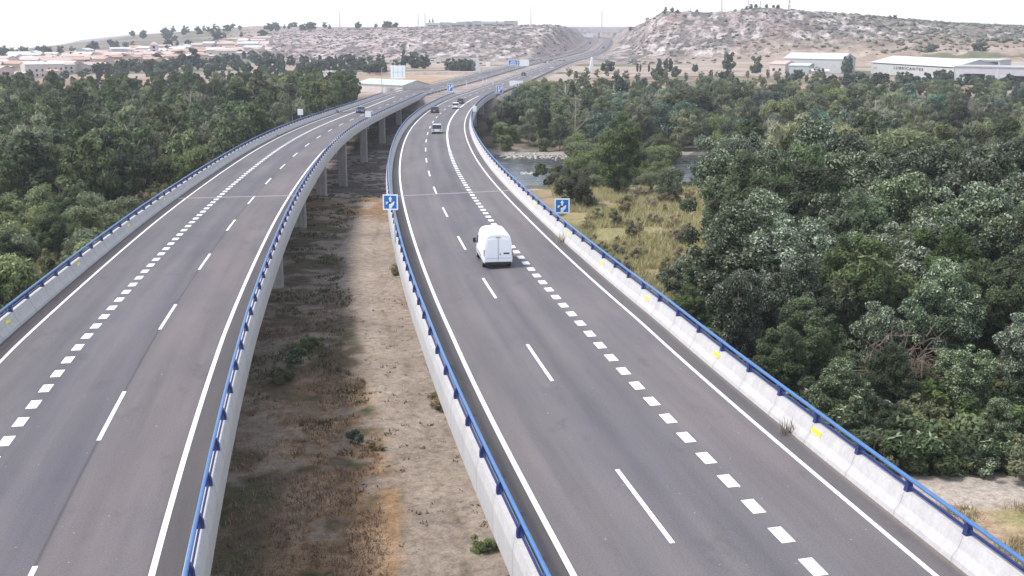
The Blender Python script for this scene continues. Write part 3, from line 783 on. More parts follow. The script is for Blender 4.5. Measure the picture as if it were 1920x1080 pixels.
# ---------------------------------------------------------------- signs
def s_at_px(c, o, px, z=0.0, s0=5, s1=354):
    s = np.arange(s0, s1, .5); q, _ = P3(c, s, o, z); zz = q[:, 2] - CAMH
    dep = q[:, 1] * math.cos(TH) - zz * math.sin(TH)
    return s[np.abs(CX + F * q[:, 0] / dep - px).argmin()], q
def sign(px, row, w, h, y, base, label, kind='blank', poff=0.0, name='road_sign', cat='road sign', posts=1, group=None, face=0.0):
    """w, h in photograph pixels; y distance; base: height the posts stand on"""
    c = ray(px, row, y); k = c.y / F * 1.03; W = w * k; H = h * k
    root = empty(name, (c.x, c.y, base), face, label, cat, group)
    hz = c.z - base
    mb = MB()
    xs = [poff * W] if posts == 1 else [-.32 * W, .32 * W]
    pr = .045 if posts == 1 else .09
    for x in xs:
        mb = MB(); mb.tube([(x, .06, 0), (x, .06, hz + H * .4)], pr, 8); mb.build('post', M['galv'], root)
    mb = MB(); mb.box(-W / 2, W / 2, -.02, .02, hz - H / 2, hz + H / 2)
    mm = {'lane': M['sign_blue'], 'exit': M['sign_blue'], 'info': M['sign_blue']}.get(kind, M['sign_white'])
    pan = obj('panel', bev(mb.mesh('panel', mm), .015, 1), root)
    def rim(t):
        mb = MB()
        for a in ((-W / 2, W / 2, hz + H / 2 - t, hz + H / 2), (-W / 2, W / 2, hz - H / 2, hz - H / 2 + t)): mb.box(a[0], a[1], -.034, -.018, a[2], a[3])
        for a in ((-W / 2, -W / 2 + t), (W / 2 - t, W / 2)): mb.box(a[0], a[1], -.034, -.018, hz - H / 2 + t, hz + H / 2 - t)
        mb.build('border', M['sign_white'], pan)
    def poly(pts, nm='arrow'):
        mb = MB(); mb.prism([(a * 1.12 * W, hz + b * 1.08 * H) for a, b in pts], -.034, -.019); mb.build(nm, M['sign_white'], pan)
    if kind == 'lane':
        rim(.09 * W)
        # straight arrow with a merging branch from the left
        poly([(-.05, -.10), (-.05, .18), (-.11, .18), (0, .36), (.11, .18), (.05, .18), (.05, -.10)])
        poly([(-.26, .02), (-.26, -.12), (-.19, -.13), (-.15, -.03), (.14, -.01), (.22, .06), (.24, -.02), (.19, -.17), (.10, -.26), (.06, -.37), (-.08, -.37), (-.08, -.12), (-.12, .03)], 'branch')
    elif kind == 'exit':
        rim(.07 * W)
        poly([(-.22, -.36), (-.22, .2), (-.32, .2), (-.15, .38), (0, .2), (-.08, .2), (-.08, -.05), (.12, .14), (.08, .30), (.32, .34), (.32, .08), (.24, .04), (-.04, -.20), (-.04, -.36)])
    elif kind == 'info':
        rim(.05 * W)
        for r_, a, b in ((.24, -.20, .22), (.0, -.30, .30), (-.24, -.34, .34)):
            x = a
            while x < b:
                wd = .09; mb = MB(); mb.box(x * W, min(x + wd, b) * W, -.032, -.019, hz + (r_ - .07) * H, hz + (r_ + .07) * H); mb.build('lettering', M['sign_white'], pan); x += wd + .035
    elif kind == 'back':
        for x in (-.3, 0, .3):
            mb = MB(); mb.box(x * W - .05, x * W + .05, -.06, -.021, hz - H * .42, hz + H * .42); mb.build('rib', M['galv'], pan)
        mb = MB(); mb.box(-W * .45, W * .45, -.085, -.061, hz - .10, hz + .0); mb.build('rib', M['galv'], pan)
    return root
s_, q = s_at_px('R', -1.9, 733, 1.0, 60, 130); q0 = P3('R', s_, -1.75, 0)[0][0]
sign(732, 379, 28, 29, q0[1], q0[2] - .55, 'blue square lane sign with white arrow on the median parapet of the right viaduct', 'lane', .25)
s_, q = s_at_px('R', 12.7, 1043, 1.0, 40, 130); q0 = P3('R', s_, 12.0, 0)[0][0]
q0 = P3('R', s_, 12.85, 0)[0][0]
sign(1054, 386, 28, 28, q0[1], q0[2] - .55, 'blue square lane sign with white arrow outside the right parapet beside the dry field', 'lane', -.40)
sign(844, 164, 10.5, 13.5, 372, gz(ray(844, 180, 372).x, 372) - .1, 'small blue exit sign with white arrow in the median where the viaducts end', 'exit')
sign(937, 168, 11.5, 13.5, 377, gz(ray(937, 180, 377).x, 377) - .1, 'small blue exit sign with white arrow at the outer end of the right viaduct', 'exit')
s_, q = s_at_px('L', -12.9, 563, 1.0, 120, 300); q0 = P3('L', s_, -12.9, 0)[0][0]
sign(563, 210, 10, 11, q0[1], q0[2] - .5, 'small blank sign back standing on the outer left parapet of the left viaduct', 'blank')
s_, q = s_at_px('L', 2.6, 690, 1.0, 180, 330); q0 = P3('L', s_, 2.55, 0)[0][0]
sign(690, 214, 10, 11, q0[1], q0[2] - .5, 'small blank sign back on the median parapet of the left viaduct beside the dark saloon', 'blank')
s_, q = s_at_px('R', 12.8, 890, 1.0, 200, 340); q0 = P3('R', s_, 12.8, 0)[0][0]
sign(890, 204, 6.5, 10, q0[1], q0[2] - .5, 'narrow white marker sign on the outer parapet at the far bend of the right viaduct', 'blank')
sign(746, 135, 26, 23, 436, gz(ray(746, 160, 436).x, 436) - .1, 'large square white sign back with steel ribs beside the left road', 'back', posts=2)
sign(968, 158, 24, 12.5, 436, gz(ray(968, 175, 436).x, 436) - .1, 'wide white direction sign back at the right road edge beside the tree tops', 'blank', posts=2)
sign(962, 118, 17, 11, 585, gz(ray(962, 128, 585).x, 585) - .1, 'wide blue information sign with three lines of white lettering beside the far road', 'info', posts=2)
sign(983, 118, 17, 11, 600, gz(ray(983, 128, 600).x, 600) - .1, 'wide white sign standing right next to the blue information sign', 'blank', posts=2)
sign(1035, 129, 9, 5.5, 620, gz(ray(1035, 134, 620).x, 620) - .1, 'small low white sign on the far roadside left of the right pylon', 'blank')
sign(1103, 67, 17, 5, 1380, gz(ray(1103, 72, 1380).x, 1380) - .1, 'distant white gantry sign panel just in front of the overpass', 'blank', posts=2)
sign(915, 121, 7, 8, 590, gz(ray(915, 128, 590).x, 590) - .1, 'small pale roadside board left of the blue information sign', 'blank')

# white marker posts and two people-sized delineators in the median gore
M['delin'] = simple('delineator_white', (.75, .75, .74), .5)
for px, row, y in ((905, 148, 470), (875, 153, 455), (912, 143, 480), (1015, 141, 560), (995, 147, 520), (925, 150, 455), (866, 186, 358)):
    p = ray(px, row, y); zb = gz(p.x, y)
    root = empty('marker_post', (p.x, y, zb), 0, 'slim white marker post with dark band standing on the gravel beyond the viaducts', 'marker post', 'white marker posts beyond the viaducts')
    mb = MB(); mb.prism([(-.16, 0), (.16, 0), (.14, 1.5), (0, 1.6), (-.14, 1.5)], -.05, .05); mb.build('post', M['delin'], root)
    mb = MB(); mb.box(-.165, .165, -.06, .06, 1.1, 1.3); mb.build('band', M['dark_plastic'], root)

# ---------------------------------------------------------------- tapered pylons, service road, overpass
M['white_conc'] = concrete('white_concrete', (.66, .65, .63), .08, .08)
def pylon(px, row0, row1, y, flip, label):
    b = ray(px, row1, y); t = ray(px, row0, y); zb = gz(b.x, y) - .2; h = t.z - zb
    root = empty('concrete_pylon', (b.x, y, zb), 0, label, 'pylon', None)
    mb = MB(); f = flip
    prof = [(-1.3, 0), (1.3, 0), (1.15, .5)] if f > 0 else [(-1.3, 0), (1.3, 0), (1.15, .5)]
    prof = [(-f * 1.3, 0), (f * 1.5, 0), (f * 1.1, h * .2), (f * .55, h * .5), (f * .1, h * .8), (-f * .1, h), (-f * .75, h)]
    mb.prism(prof, -2.2, 2.2)
    obj('shaft', bev(mb.mesh('shaft', M['white_conc']), .06, 1), root)
    mb = MB(); mb.box(-2.1, 2.1, -2.8, 2.8, -.3, .35); mb.build('footing', M['deckc'], root)
pylon(897, 104, 130, 566, 1, 'white tapered concrete pylon at the left end of the crossing road')
pylon(1108, 107, 132, 566, -1, 'white tapered concrete pylon at the right end of the crossing road')
def ground_strip(name, pts, w, mat, lift=.12, n=60):
    pts = [Vector(p) for p in pts]; P = []
    tot = [0]
    for a, b in zip(pts[:-1], pts[1:]): tot.append(tot[-1] + (b - a).length)
    for t in np.linspace(0, tot[-1], n):
        P.append((np.interp(t, tot, [p.x for p in pts]), np.interp(t, tot, [p.y for p in pts])))
    V = []
    P = np.array(P); T = np.gradient(P, axis=0); T /= np.linalg.norm(T, axis=1)[:, None]; N = np.c_[-T[:, 1], T[:, 0]]
    zc = terrain(P[:, 0], P[:, 1]) + lift
    zc = np.convolve(np.r_[[zc[0]] * 3, zc, [zc[-1]] * 3], np.ones(7) / 7, 'valid')
    for sg, dz in ((-1.6, -1.6), (-1, 0), (1, 0), (1.6, -1.6)):
        Q = P + N * w / 2 * sg; V.append(np.c_[Q, zc + dz])
    V = np.concatenate(V); Fc = [(j * n + i, j * n + i + 1, (j + 1) * n + i + 1, (j + 1) * n + i) for j in range(3) for i in range(n - 1)]
    mb = MB(); mb.add(V, Fc, 0); mb.m = [1] * (n - 1) + [0] * (n - 1) + [1] * (n - 1)
    me = mb.mesh(name, [M[mat], M['bank']])
    bm = bmesh.new(); bm.from_mesh(me); bmesh.ops.recalc_face_normals(bm, faces=bm.faces); bm.to_mesh(me); bm.free()
    tag(obj(name, me), kind='structure')
M['bank'] = simple('bank_earth', (.30, .22, .17), .95, .3, .3)
M['pale_road'] = simple('pale_road', (.33, .30, .29), .9, .15, .2)
ground_strip('service_road_left', [(ray(640, 0, 572).x, 560), (ray(760, 0, 572).x, 566), (ray(893, 0, 572).x, 568)], 8, 'pale_road', 1.2)
ground_strip('service_road_right', [(ray(1113, 0, 572).x, 568), (ray(1250, 0, 572).x, 566), (ray(1420, 0, 560).x, 556), (ray(1600, 0, 540).x, 536)], 8, 'pale_road', 1.0)
ground_strip('service_road_industrial', [(ray(1740, 0, 486).x, 486), (ray(1850, 0, 470).x, 470), (ray(2000, 0, 452).x, 452)], 12, 'pale_road', .2)
# overpass
a = ray(1072, 59.5, 1480); b = ray(1184, 59.5, 1480)
root = empty('overpass', ((a.x + b.x) / 2, 1480, a.z - 8), 0, 'long white concrete overpass spanning the road where it enters the rocky cut', 'bridge')
w = (b.x - a.x) / 2; h = 8
mb = MB(); mb.box(-w, w, -5, 5, h - 1.5, h - .2); mb.build('deck', M['white_conc'], root)
for y in (-5, 5):
    mb = MB(); mb.box(-w, w, y - .15, y + .15, h - .2, h + 1.0); mb.build('parapet', M['white_conc'], root)
for x in (-.55 * w, -.08 * w, .45 * w):
    mb = MB(); mb.box(x - .7, x + .7, -3.5, 3.5, -3, h - 1.5); mb.build('pier', M['pierc'], root)

# masts
def mast(px, row_top, row_base, y, r, label, lattice=True):
    p = ray(px, row_base, y); t = ray(px, row_top, y); zb = min(p.z, gz(p.x, y)); h = t.z - zb
    root = empty('mast', (p.x, y, zb), 0, label, 'mast', None)
    mb = MB()
    if lattice:
        w = r * 2.2
        for k in range(3):
            a = 2 * math.pi * k / 3; mb.tube([(w * math.cos(a), w * math.sin(a), 0), (w * .5 * math.cos(a), w * .5 * math.sin(a), h)], r * .42, 5)
        n = int(h / (w * 2.5)) + 1
        for i in range(n):
            z0, z1 = h * i / n, h * (i + 1) / n; f = 1 - .5 * i / n
            for k in range(3):
                a = 2 * math.pi * k / 3; b_ = 2 * math.pi * (k + 1) / 3
                mb.tube([(w * f * math.cos(a), w * f * math.sin(a), z0), (w * f * math.cos(b_), w * f * math.sin(b_), z1)], r * .25, 4)
    else: mb.tube([(0, 0, 0), (0, 0, h)], [r, r * .5], 8)
    mb.build('shaft', M['mast'], root)
    mb = MB(); mb.box(-r * 3, r * 3, -r * 3, r * 3, -.5, .4); mb.build('footing', M['deckc'], root)
M['mast'] = simple('mast_steel', (.22, .22, .24), .6)
mast(1480, -60, 22, 925, .55, 'tallest dark mast on the right hill crest, cut by the picture top')
mast(1353, -30, 25, 930, .36, 'slim lattice mast on the hill crest left of the tallest mast')
mast(1295, 12, 25, 930, .26, 'short thin mast at the left end of the hill crest')
mast(1403, -8, 19, 925, .34, 'lattice mast, left one of the close pair on the hill top')
mast(1425, 1, 18, 925, .34, 'lattice mast, right one of the close pair on the hill top')
mast(1814, 78, 118, 640, .16, 'thin lamp mast above the industrial sheds on the right', False)
for px, rt in ((995, 6), (784, 24), (797, 24), (637, 22), (1128, 8)):
    mast(px, rt, 50, 2600, .75, {995: 'faint distant mast above the middle ridge', 784: 'faint distant mast, left one of the pair over the white buildings', 797: 'faint distant mast, right one of the pair over the white buildings', 637: 'faint distant mast over the wooded ridge on the left', 1128: 'faint distant mast above the overpass'}[px])
for px, row, y, hh, lab in ((716, 153, 415, 9.5, 'thin lamp post in front of the white shed beside the left road'), (655, 72, 1000, 0, '')):
    if not hh: continue
    p = ray(px, row, y); zb = gz(p.x, y)
    root = empty('lamp_post', (p.x, y, zb), 0, lab, 'lamp post')
    mb = MB(); mb.tube([(0, 0, 0), (0, 0, hh)], [.14, .08], 8); mb.build('post', M['galv'], root)
    mb = MB(); mb.box(-.1, .9, -.12, .12, hh - .05, hh + .08); mb.build('lamp_head', M['galv'], root)

# ---------------------------------------------------------------- buildings
def wallmat(n, c): M[n] = simple(n, c, .85, .08, .5); return M[n]
wallmat('w_white', (.52, .47, .43)); wallmat('w_cream', (.50, .41, .33)); wallmat('w_pink', (.52, .42, .39)); wallmat('w_brick', (.32, .21, .17)); wallmat('w_teal', (.38, .42, .42)); wallmat('w_rose', (.52, .42, .38)); wallmat('w_lilac', (.46, .43, .45))
wallmat('r_tile', (.42, .27, .21)); wallmat('r_pale', (.46, .36, .31)); wallmat('r_grey', (.38, .37, .37)); wallmat('r_white', (.50, .50, .49)); wallmat('r_green', (.42, .47, .42)); wallmat('w_panel', (.44, .43, .42))
def shed(name, label, cat, ax, ay, bx, by, depth, wh, rh, wall, roof, doors=(), group=None, sink=1.0, ridge=None, overhang=.3):
    """front wall runs from a to b (as seen, left to right); building extends away from the camera"""
    A = Vector((ax, ay)); B = Vector((bx, by)); L = (B - A).length; ang = math.atan2(by - ay, bx - ax)
    zb = min(gz(ax, ay), gz(bx, by), gz((ax + bx) / 2, (ay + by) / 2))
    root = empty(name, (ax, ay, zb), ang, label, cat, group)
    mb = MB(); mb.box(0, L, 0, depth, -sink, wh)
    if rh > .3:
        for x in (0.0, L - .2): mb.add([(x, 0, wh), (x + .2, 0, wh), (x + .2, depth, wh), (x, depth, wh), (x, depth / 2, wh + rh - .1), (x + .2, depth / 2, wh + rh - .1)], [(0, 1, 5, 4), (2, 3, 4, 5), (0, 4, 3), (1, 2, 5)])
    w = mb.build('wall', M[wall], root)
    mb = MB(); e = overhang
    if rh > .3: mb.prism([(-e, wh - .05), (depth / 2, wh + rh), (depth + e, wh - .05), (depth + e, wh + .15), (depth / 2, wh + rh + .2), (-e, wh + .15)], -e, L + e, axis='x')
    else: mb.box(-e, L + e, -e, depth + e, wh + .002, wh + .45)
    mb.build('roof', M[roof], root)
    for (nm, x0, x1, z0, z1, mt) in doors:
        mb = MB(); mb.box(x0 * L, x1 * L, -.10, .05, z0, z1); mb.build(nm, M[mt], root)
    return root, L
def xa(px, y): return ray(px, 0, y).x
# long lettered warehouse
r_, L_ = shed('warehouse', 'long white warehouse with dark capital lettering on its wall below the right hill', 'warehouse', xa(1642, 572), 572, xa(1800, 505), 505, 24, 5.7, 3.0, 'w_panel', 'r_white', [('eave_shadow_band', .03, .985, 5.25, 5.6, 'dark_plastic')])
cu = bpy.data.curves.new('lettering', 'FONT'); cu.body = 'LUBRICANTES'; cu.size = 1.75; cu.extrude = .06; cu.align_x = 'CENTER'; cu.space_character = 1.35
to = bpy.data.objects.new('lt', cu); COL.objects.link(to)
bpy.context.view_layer.update()
me = bpy.data.meshes.new_from_object(to); bpy.data.objects.remove(to); me.materials.clear(); me.materials.append(M['dark_plastic'])
lo = obj('lettering', me, r_); lo.location = (L_ * .48, -.12, 3.3); lo.rotation_euler = (math.pi / 2, 0, 0); lo.scale = (1.75, 1, 1)
for x in (.06, .93):
    mb = MB(); mb.box(L_ * x - 1.4, L_ * x + 1.4, -.14, .02, 3.0, 3.9); mb.build('notice_board', M['r_grey'], r_)
# portal-framed hall, dark panels stand in for the shade inside its bays
r_, L_ = shed('industrial_hall', 'pale lilac hall with dark panels for shaded bays and white roller door at the right edge', 'industrial building', xa(1801, 492), 492, xa(1990, 470), 470, 18, 6.6, 0, 'w_lilac', 'r_grey',
    [('roller_door', .02, .10, .2, 4.2, 'r_white'), ('bay_shade_panel', .115, .32, .4, 3.9, 'glass_dark'), ('bay_shade_panel', .34, .42, .2, 3.4, 'glass_dark'), ('pillar', .43, .455, .0, 6.5, 'r_white'), ('roller_door', .47, .53, .2, 3.5, 'r_white'), ('bay_shade_panel', .54, .80, .3, 3.4, 'glass_dark')])
r_, L_ = shed('canopy_building', 'white flat canopy roof on slim columns standing behind the lilac hall', 'canopy', xa(1812, 540), 540, xa(1886, 528), 528, 14, 7.6, 0, 'w_panel', 'r_white', [('bay_shade_panel', .05, .95, 5.2, 7.0, 'glass_dark')])  # dark panel stands in for the shade below the canopy
# group of sheds left of the warehouse
shed('industrial_shed', 'long low white roofed shed behind the trees left of the lettered warehouse', 'shed', xa(1476, 590), 590, xa(1586, 570), 570, 16, 7.0, 2.6, 'w_panel', 'r_white', [('window', .12, .22, 2.6, 4.2, 'w_teal')])
shed('industrial_shed', 'pale teal walled shed in front of the long white roofed shed', 'shed', xa(1486, 560), 560, xa(1524, 555), 555, 9, 4.6, .9, 'w_teal', 'r_white', [('door', .4, .6, 0, 2.8, 'r_grey')])
shed('farm_house', 'pinkish walled farm building at the left end of the sheds group', 'house', xa(1449, 575), 575, xa(1479, 568), 568, 9, 4.8, 1.4, 'w_rose', 'r_pale', [('window', .2, .35, 1.6, 2.8, 'glass_dark'), ('window', .6, .75, 1.6, 2.8, 'glass_dark')])
shed('container', 'dark reddish container beside the teal walled shed', 'container', xa(1524, 548), 548, xa(1552, 546), 546, 4, 3.0, 0, 'w_brick', 'r_grey', [('door', .35, .62, .1, 2.7, 'dark_plastic')])
shed('white_wall_building', 'low white block with dark door at the right end of the sheds group', 'shed', xa(1530, 530), 530, xa(1562, 528), 528, 6, 3.0, .8, 'w_white', 'r_white', [('door', .55, .68, 0, 2.2, 'dark_plastic')])
shed('hut', 'small hut with pinkish tiled roof among the trees on the right', 'hut', xa(1588, 335), 335, xa(1616, 333), 333, 5, 5.0, 1.3, 'w_cream', 'r_pale', [('window', .6, .8, 2.6, 3.8, 'glass_dark')])
# white shed beside the left road, small white house
shed('white_shed', 'white shed with grey door and pale green roof beside the left road', 'shed', xa(664, 432), 432, xa(752, 415), 415, 13, 2.9, 1.5, 'w_white', 'r_green', [('door', .63, .84, 0, 2.3, 'r_grey'), ('window', .66, .81, .3, 1.9, 'w_white')])
shed('small_house', 'small white flat house alone at the edge of the red earth field', 'house', xa(601, 535), 535, xa(617, 533), 533, 5, 2.6, 0, 'w_white', 'r_white', [('door', .55, .75, 0, 2.0, 'glass_dark')])
# white blocks on the ridge
rr = random.Random(3)
for i, px in enumerate((797, 817, 842, 856, 872, 886, 902, 921, 935)):
    y = 1180 + rr.uniform(-40, 60); w = rr.uniform(9, 19)
    shed('ridge_building', 'low white building on top of the middle ridge above the rocky slope', 'building', xa(px, y), y, xa(px, y) + w, y - 2, 12, rr.uniform(3.2, 5.5), rr.choice([0, 1.5]), rr.choice(['w_white', 'w_panel']), rr.choice(['r_white', 'r_grey']), [('window', .15, .85, 1.0, 2.1, 'glass_dark')], 'white buildings in a row on the ridge')
# town
def town():
    kinds = [('w_white', 'r_pale', 'white walled house with pale tiled roof in the town on the left', 'white houses of the town'),
             ('w_cream', 'r_tile', 'cream walled house with terracotta roof in the town on the left', 'cream houses of the town'),
             ('w_pink', 'r_pale', 'pink walled house with pale tiled roof in the town on the left', 'pink houses of the town'),
             ('w_white', 'r_white', 'white walled house with white roof in the town on the left', 'all white houses of the town'),
             ('w_brick', 'r_tile', 'brick walled house with terracotta roof in the town on the left', 'brick houses of the town')]
    protos = []
    for ki, (w, r, lab, grp) in enumerate(kinds):
        for v in range(2):
            W, D, H = [(11, 9, 5.6), (15, 10, 7.8)][v]
            if ki == 3: H += 1.2
            mb = MB(); mb.box(-W / 2, W / 2, -D / 2, D / 2, -3, H)
            mb.add([(-W / 2, -D / 2, H), (-W / 2, D / 2, H), (-W / 2, 0, H + 1.6), (W / 2, -D / 2, H), (W / 2, D / 2, H), (W / 2, 0, H + 1.6)], [(0, 1, 2), (3, 5, 4)])
            wm = mb.mesh('wall', M[w])
            mb = MB(); e = .4; mb.prism([(-D / 2 - e, H - .1), (0, H + 1.7), (D / 2 + e, H - .1), (D / 2 + e, H + .15), (0, H + 1.95), (-D / 2 - e, H + .15)], -W / 2 - e, W / 2 + e, axis='x')
            rm = mb.mesh('roof', M[r])
            mb = MB(); mb.box(-.65, .65, -.1, .06, -.8, .8); win = mb.mesh('window', M['glass_dark'])
            pos = [(-W * .3, 2.0), (W * .05, 2.0), (W * .32, 2.0)] + ([(-W * .3, 5.2), (W * .05, 5.2), (W * .32, 5.2)] if v else [])
            protos.append((wm, rm, win, pos, D, lab, grp))
    r = random.Random(12); placed = []
    tries = 0
    while len(placed) < 290 and tries < 20000:
        tries += 1
        px = r.uniform(-120, 500)
        y0, y1 = np.interp(px, [-120, 0, 150, 200, 330, 500], [480, 505, 600, 650, 720, 800]), np.interp(px, [0, 150, 300, 420, 500], [740, 850, 920, 980, 960])
        y = y0 + (y1 - y0) * r.random() ** 1.0
        x = xa(px, y)
        if px > 190 and y < 700 and r.random() < .7: continue
        if px > 430 and r.random() < .5: continue
        if any(abs(x - a) < 9 and abs(y - b) < 10.5 for a, b in placed): continue
        placed.append((x, y))
        wm, rm, win, pos, D, lab, grp = protos[r.choices(range(10), [3, 3, 2, 2, 3, 3, 3, 3, 1, 1])[0]]
        lab = '%s, %s row of the town, %s part' % (lab.split(' in the town')[0], 'near' if y < 620 else 'middle' if y < 740 else 'far', 'left' if px < 110 else 'middle' if px < 290 else 'right'); grp = lab + ' houses'
        root = empty('house', (x, y, gz(x, y)), r.choice([0.15, -.4, .6, -.1, 1.4]) + r.uniform(-.12, .12), lab, 'house', grp)
        root.scale = (r.uniform(.55, 1.0), .8, r.uniform(.45, .75))
        obj('wall', wm, root); obj('roof', rm, root)
        if y < 900:
            for (a, b) in pos: obj('window', win, root, (a, -D / 2 - .02, b))
    # church-like tower block
    x = xa(283, 760)
    root = empty('tower', (x, 760, gz(x, 760)), .2, 'tall pale tower standing above the town roofs', 'tower')
    mb = MB(); mb.box(-2.4, 2.4, -2.4, 2.4, -1, 11); mb.build('wall', M['w_lilac'], root)
    mb = MB(); mb.add([(-2.7, -2.7, 11), (2.7, -2.7, 11), (2.7, 2.7, 11), (-2.7, 2.7, 11), (0, 0, 13)], [(0, 1, 4), (1, 2, 4), (2, 3, 4), (3, 0, 4), (3, 2, 1, 0)]); mb.build('roof', M['r_pale'], root)
    for zz in (3, 6, 8.6):
        mb = MB(); mb.box(-.7, .7, -2.48, -2.35, zz, zz + 1.6); mb.build('window', M['glass_dark'], root)
town()
# ---------------------------------------------------------------- vegetation
def leafmat(name, dark, light, silver=None, trans=.32):
    m, nt, p = nmat(name, .6, .25)
    at = nt.nodes.new('ShaderNodeVertexColor'); at.layer_name = 'leaf'
    sep = nt.nodes.new('ShaderNodeSeparateColor'); nt.links.new(at.outputs[0], sep.inputs[0])
    oi = nt.nodes.new('ShaderNodeObjectInfo')
    st = [(0, dark), (.85, light)]
    if silver: st += [(.90, silver)]
    c = ramp(nt, sep.outputs[0], st)
    hs = nt.nodes.new('ShaderNodeHueSaturation')
    for sock, lo, hi in ((hs.inputs['Hue'], .485, .515), (hs.inputs['Value'], .62, 1.5), (hs.inputs['Saturation'], .75, 1.15)):
        mr = nt.nodes.new('ShaderNodeMapRange'); mr.inputs['To Min'].default_value = lo; mr.inputs['To Max'].default_value = hi
        if sock.name == 'Value': nt.links.new(oi.outputs['Random'], mr.inputs['Value'])
        else:
            ml = nt.nodes.new('ShaderNodeMath'); ml.operation = 'MULTIPLY'; ml.inputs[1].default_value = 7.13 if sock.name == 'Hue' else 3.71
            fr = nt.nodes.new('ShaderNodeMath'); fr.operation = 'FRACT'; nt.links.new(oi.outputs['Random'], ml.inputs[0]); nt.links.new(ml.outputs[0], fr.inputs[0]); nt.links.new(fr.outputs[0], mr.inputs['Value'])
        nt.links.new(mr.outputs[0], sock)
    nt.links.new(c, hs.inputs['Color'])
    c2 = mix(nt, hs.outputs[0], ramp(nt, sep.outputs[1], [(0, (.72,) * 3), (1, (1.25,) * 3)]), 1.0, 'MULTIPLY')
    nt.links.new(c2, p.inputs['Base Color'])
    if trans:
        tr = nt.nodes.new('ShaderNodeBsdfTranslucent'); nt.links.new(c2, tr.inputs[0])
        ms = nt.nodes.new('ShaderNodeMixShader'); ms.inputs[0].default_value = trans
        nt.links.new(p.outputs[0], ms.inputs[1]); nt.links.new(tr.outputs[0], ms.inputs[2])
        nt.links.new(ms.outputs[0], nt.nodes['Material Output'].inputs['Surface'])
    return m
M['lf_poplar'] = leafmat('poplar_leaves', (0.038, 0.059, 0.023), (0.134, 0.177, 0.070))
M['lf_silver'] = leafmat('silver_poplar_leaves', (0.044, 0.067, 0.033), (0.134, 0.177, 0.087), (0.340, 0.370, 0.260))
M['lf_willow'] = leafmat('willow_leaves', (0.077, 0.100, 0.038), (0.211, 0.237, 0.102))
M['lf_blue'] = leafmat('blue_green_leaves', (0.058, 0.100, 0.067), (0.179, 0.250, 0.173), (0.307, 0.384, 0.282))
M['lf_dry'] = leafmat('dry_leaves', (.17, .14, .075), (.36, .30, .18), None, .2)
M['lf_reed'] = leafmat('reed_leaves', (.11, .115, .050), (.30, .28, .14), None, .2)
M['lf_pale'] = leafmat('pale_green_leaves', (0.090, 0.109, 0.049), (0.250, 0.262, 0.134), None, .25)
M['lf_far'] = leafmat('far_tree_leaves', (.032, .050, .030), (.090, .120, .068), None, .1)
M['lf_straw'] = leafmat('straw', (.17, .12, .065), (.42, .28, .16), None, .2)
M['lf_dark'] = leafmat('dark_weeds', (.035, .032, .018), (.09, .08, .04), None, .1)
M['lf_field'] = leafmat('field_grass_blades', (.17, .15, .07), (.42, .37, .20), None, .2)
M['bark'] = simple('bark', (.115, .095, .075), .9, .3, 6, .2, 0, .3)
M['bark_pale'] = simple('pale_bark', (.33, .29, .25), .85, .25, 5, .2, 0, .3)
M['twig'] = simple('dead_twigs', (.20, .145, .11), .9, .3, 6)

def leaves(r, centers, radii, n, size, asp=.55, up=.25, drop=0.0, silver=0.0, squash=(1, 1, 1)):
    """n leaf clumps spread over fuzzy spheres; returns verts, quads, tint"""
    centers = np.asarray(centers); radii = np.asarray(radii)
    w = radii ** 2; k = r.choice(len(radii), n, p=w / w.sum())
    d = r.normal(size=(n, 3)); d /= np.linalg.norm(d, axis=1)[:, None]
    rad = radii[k] * (1 - np.abs(r.normal(0, .22, n)) + r.normal(0, .07, n))
    P = centers[k] + d * rad[:, None] * np.array(squash)
    nm = d * .8 + r.normal(size=(n, 3)) * .55 + np.array([0, 0, up]); nm /= np.linalg.norm(nm, axis=1)[:, None]
    t = np.cross(nm, r.normal(size=(n, 3))); t[:, 2] -= drop; t -= nm * (t * nm).sum(1)[:, None]; t /= np.linalg.norm(t, axis=1)[:, None]
    b = np.cross(nm, t)
    s = size * r.uniform(.55, 1.35, n)[:, None]
    V = np.stack([P + t * s, P + b * s * asp, P - t * s, P - b * s * asp], 1).reshape(-1, 3)
    Fc = np.arange(4 * n).reshape(n, 4)
    ct = r.uniform(0, 1, len(radii))
    a = np.clip(.55 * r.uniform(0, 1, n) + .30 * ct[k], 0, .85)
    if silver: a = np.where(r.uniform(0, 1, n) < silver * (0.35 + 1.3 * ct[k]), 1.0, a)
    g2 = np.clip(ct[k] * .6 + r.uniform(0, .4, n), 0, 1)
    col = np.repeat(np.c_[a, g2, np.zeros(n)], 4, 0)
    return V, Fc, col
def ico():
    bm = bmesh.new(); bmesh.ops.create_icosphere(bm, subdivisions=1, radius=1.0)
    v = np.array([x.co[:] for x in bm.verts]); f = np.array([[x.index for x in fc.verts] for fc in bm.faces]); bm.free(); return v, f
ICV, ICF = ico()
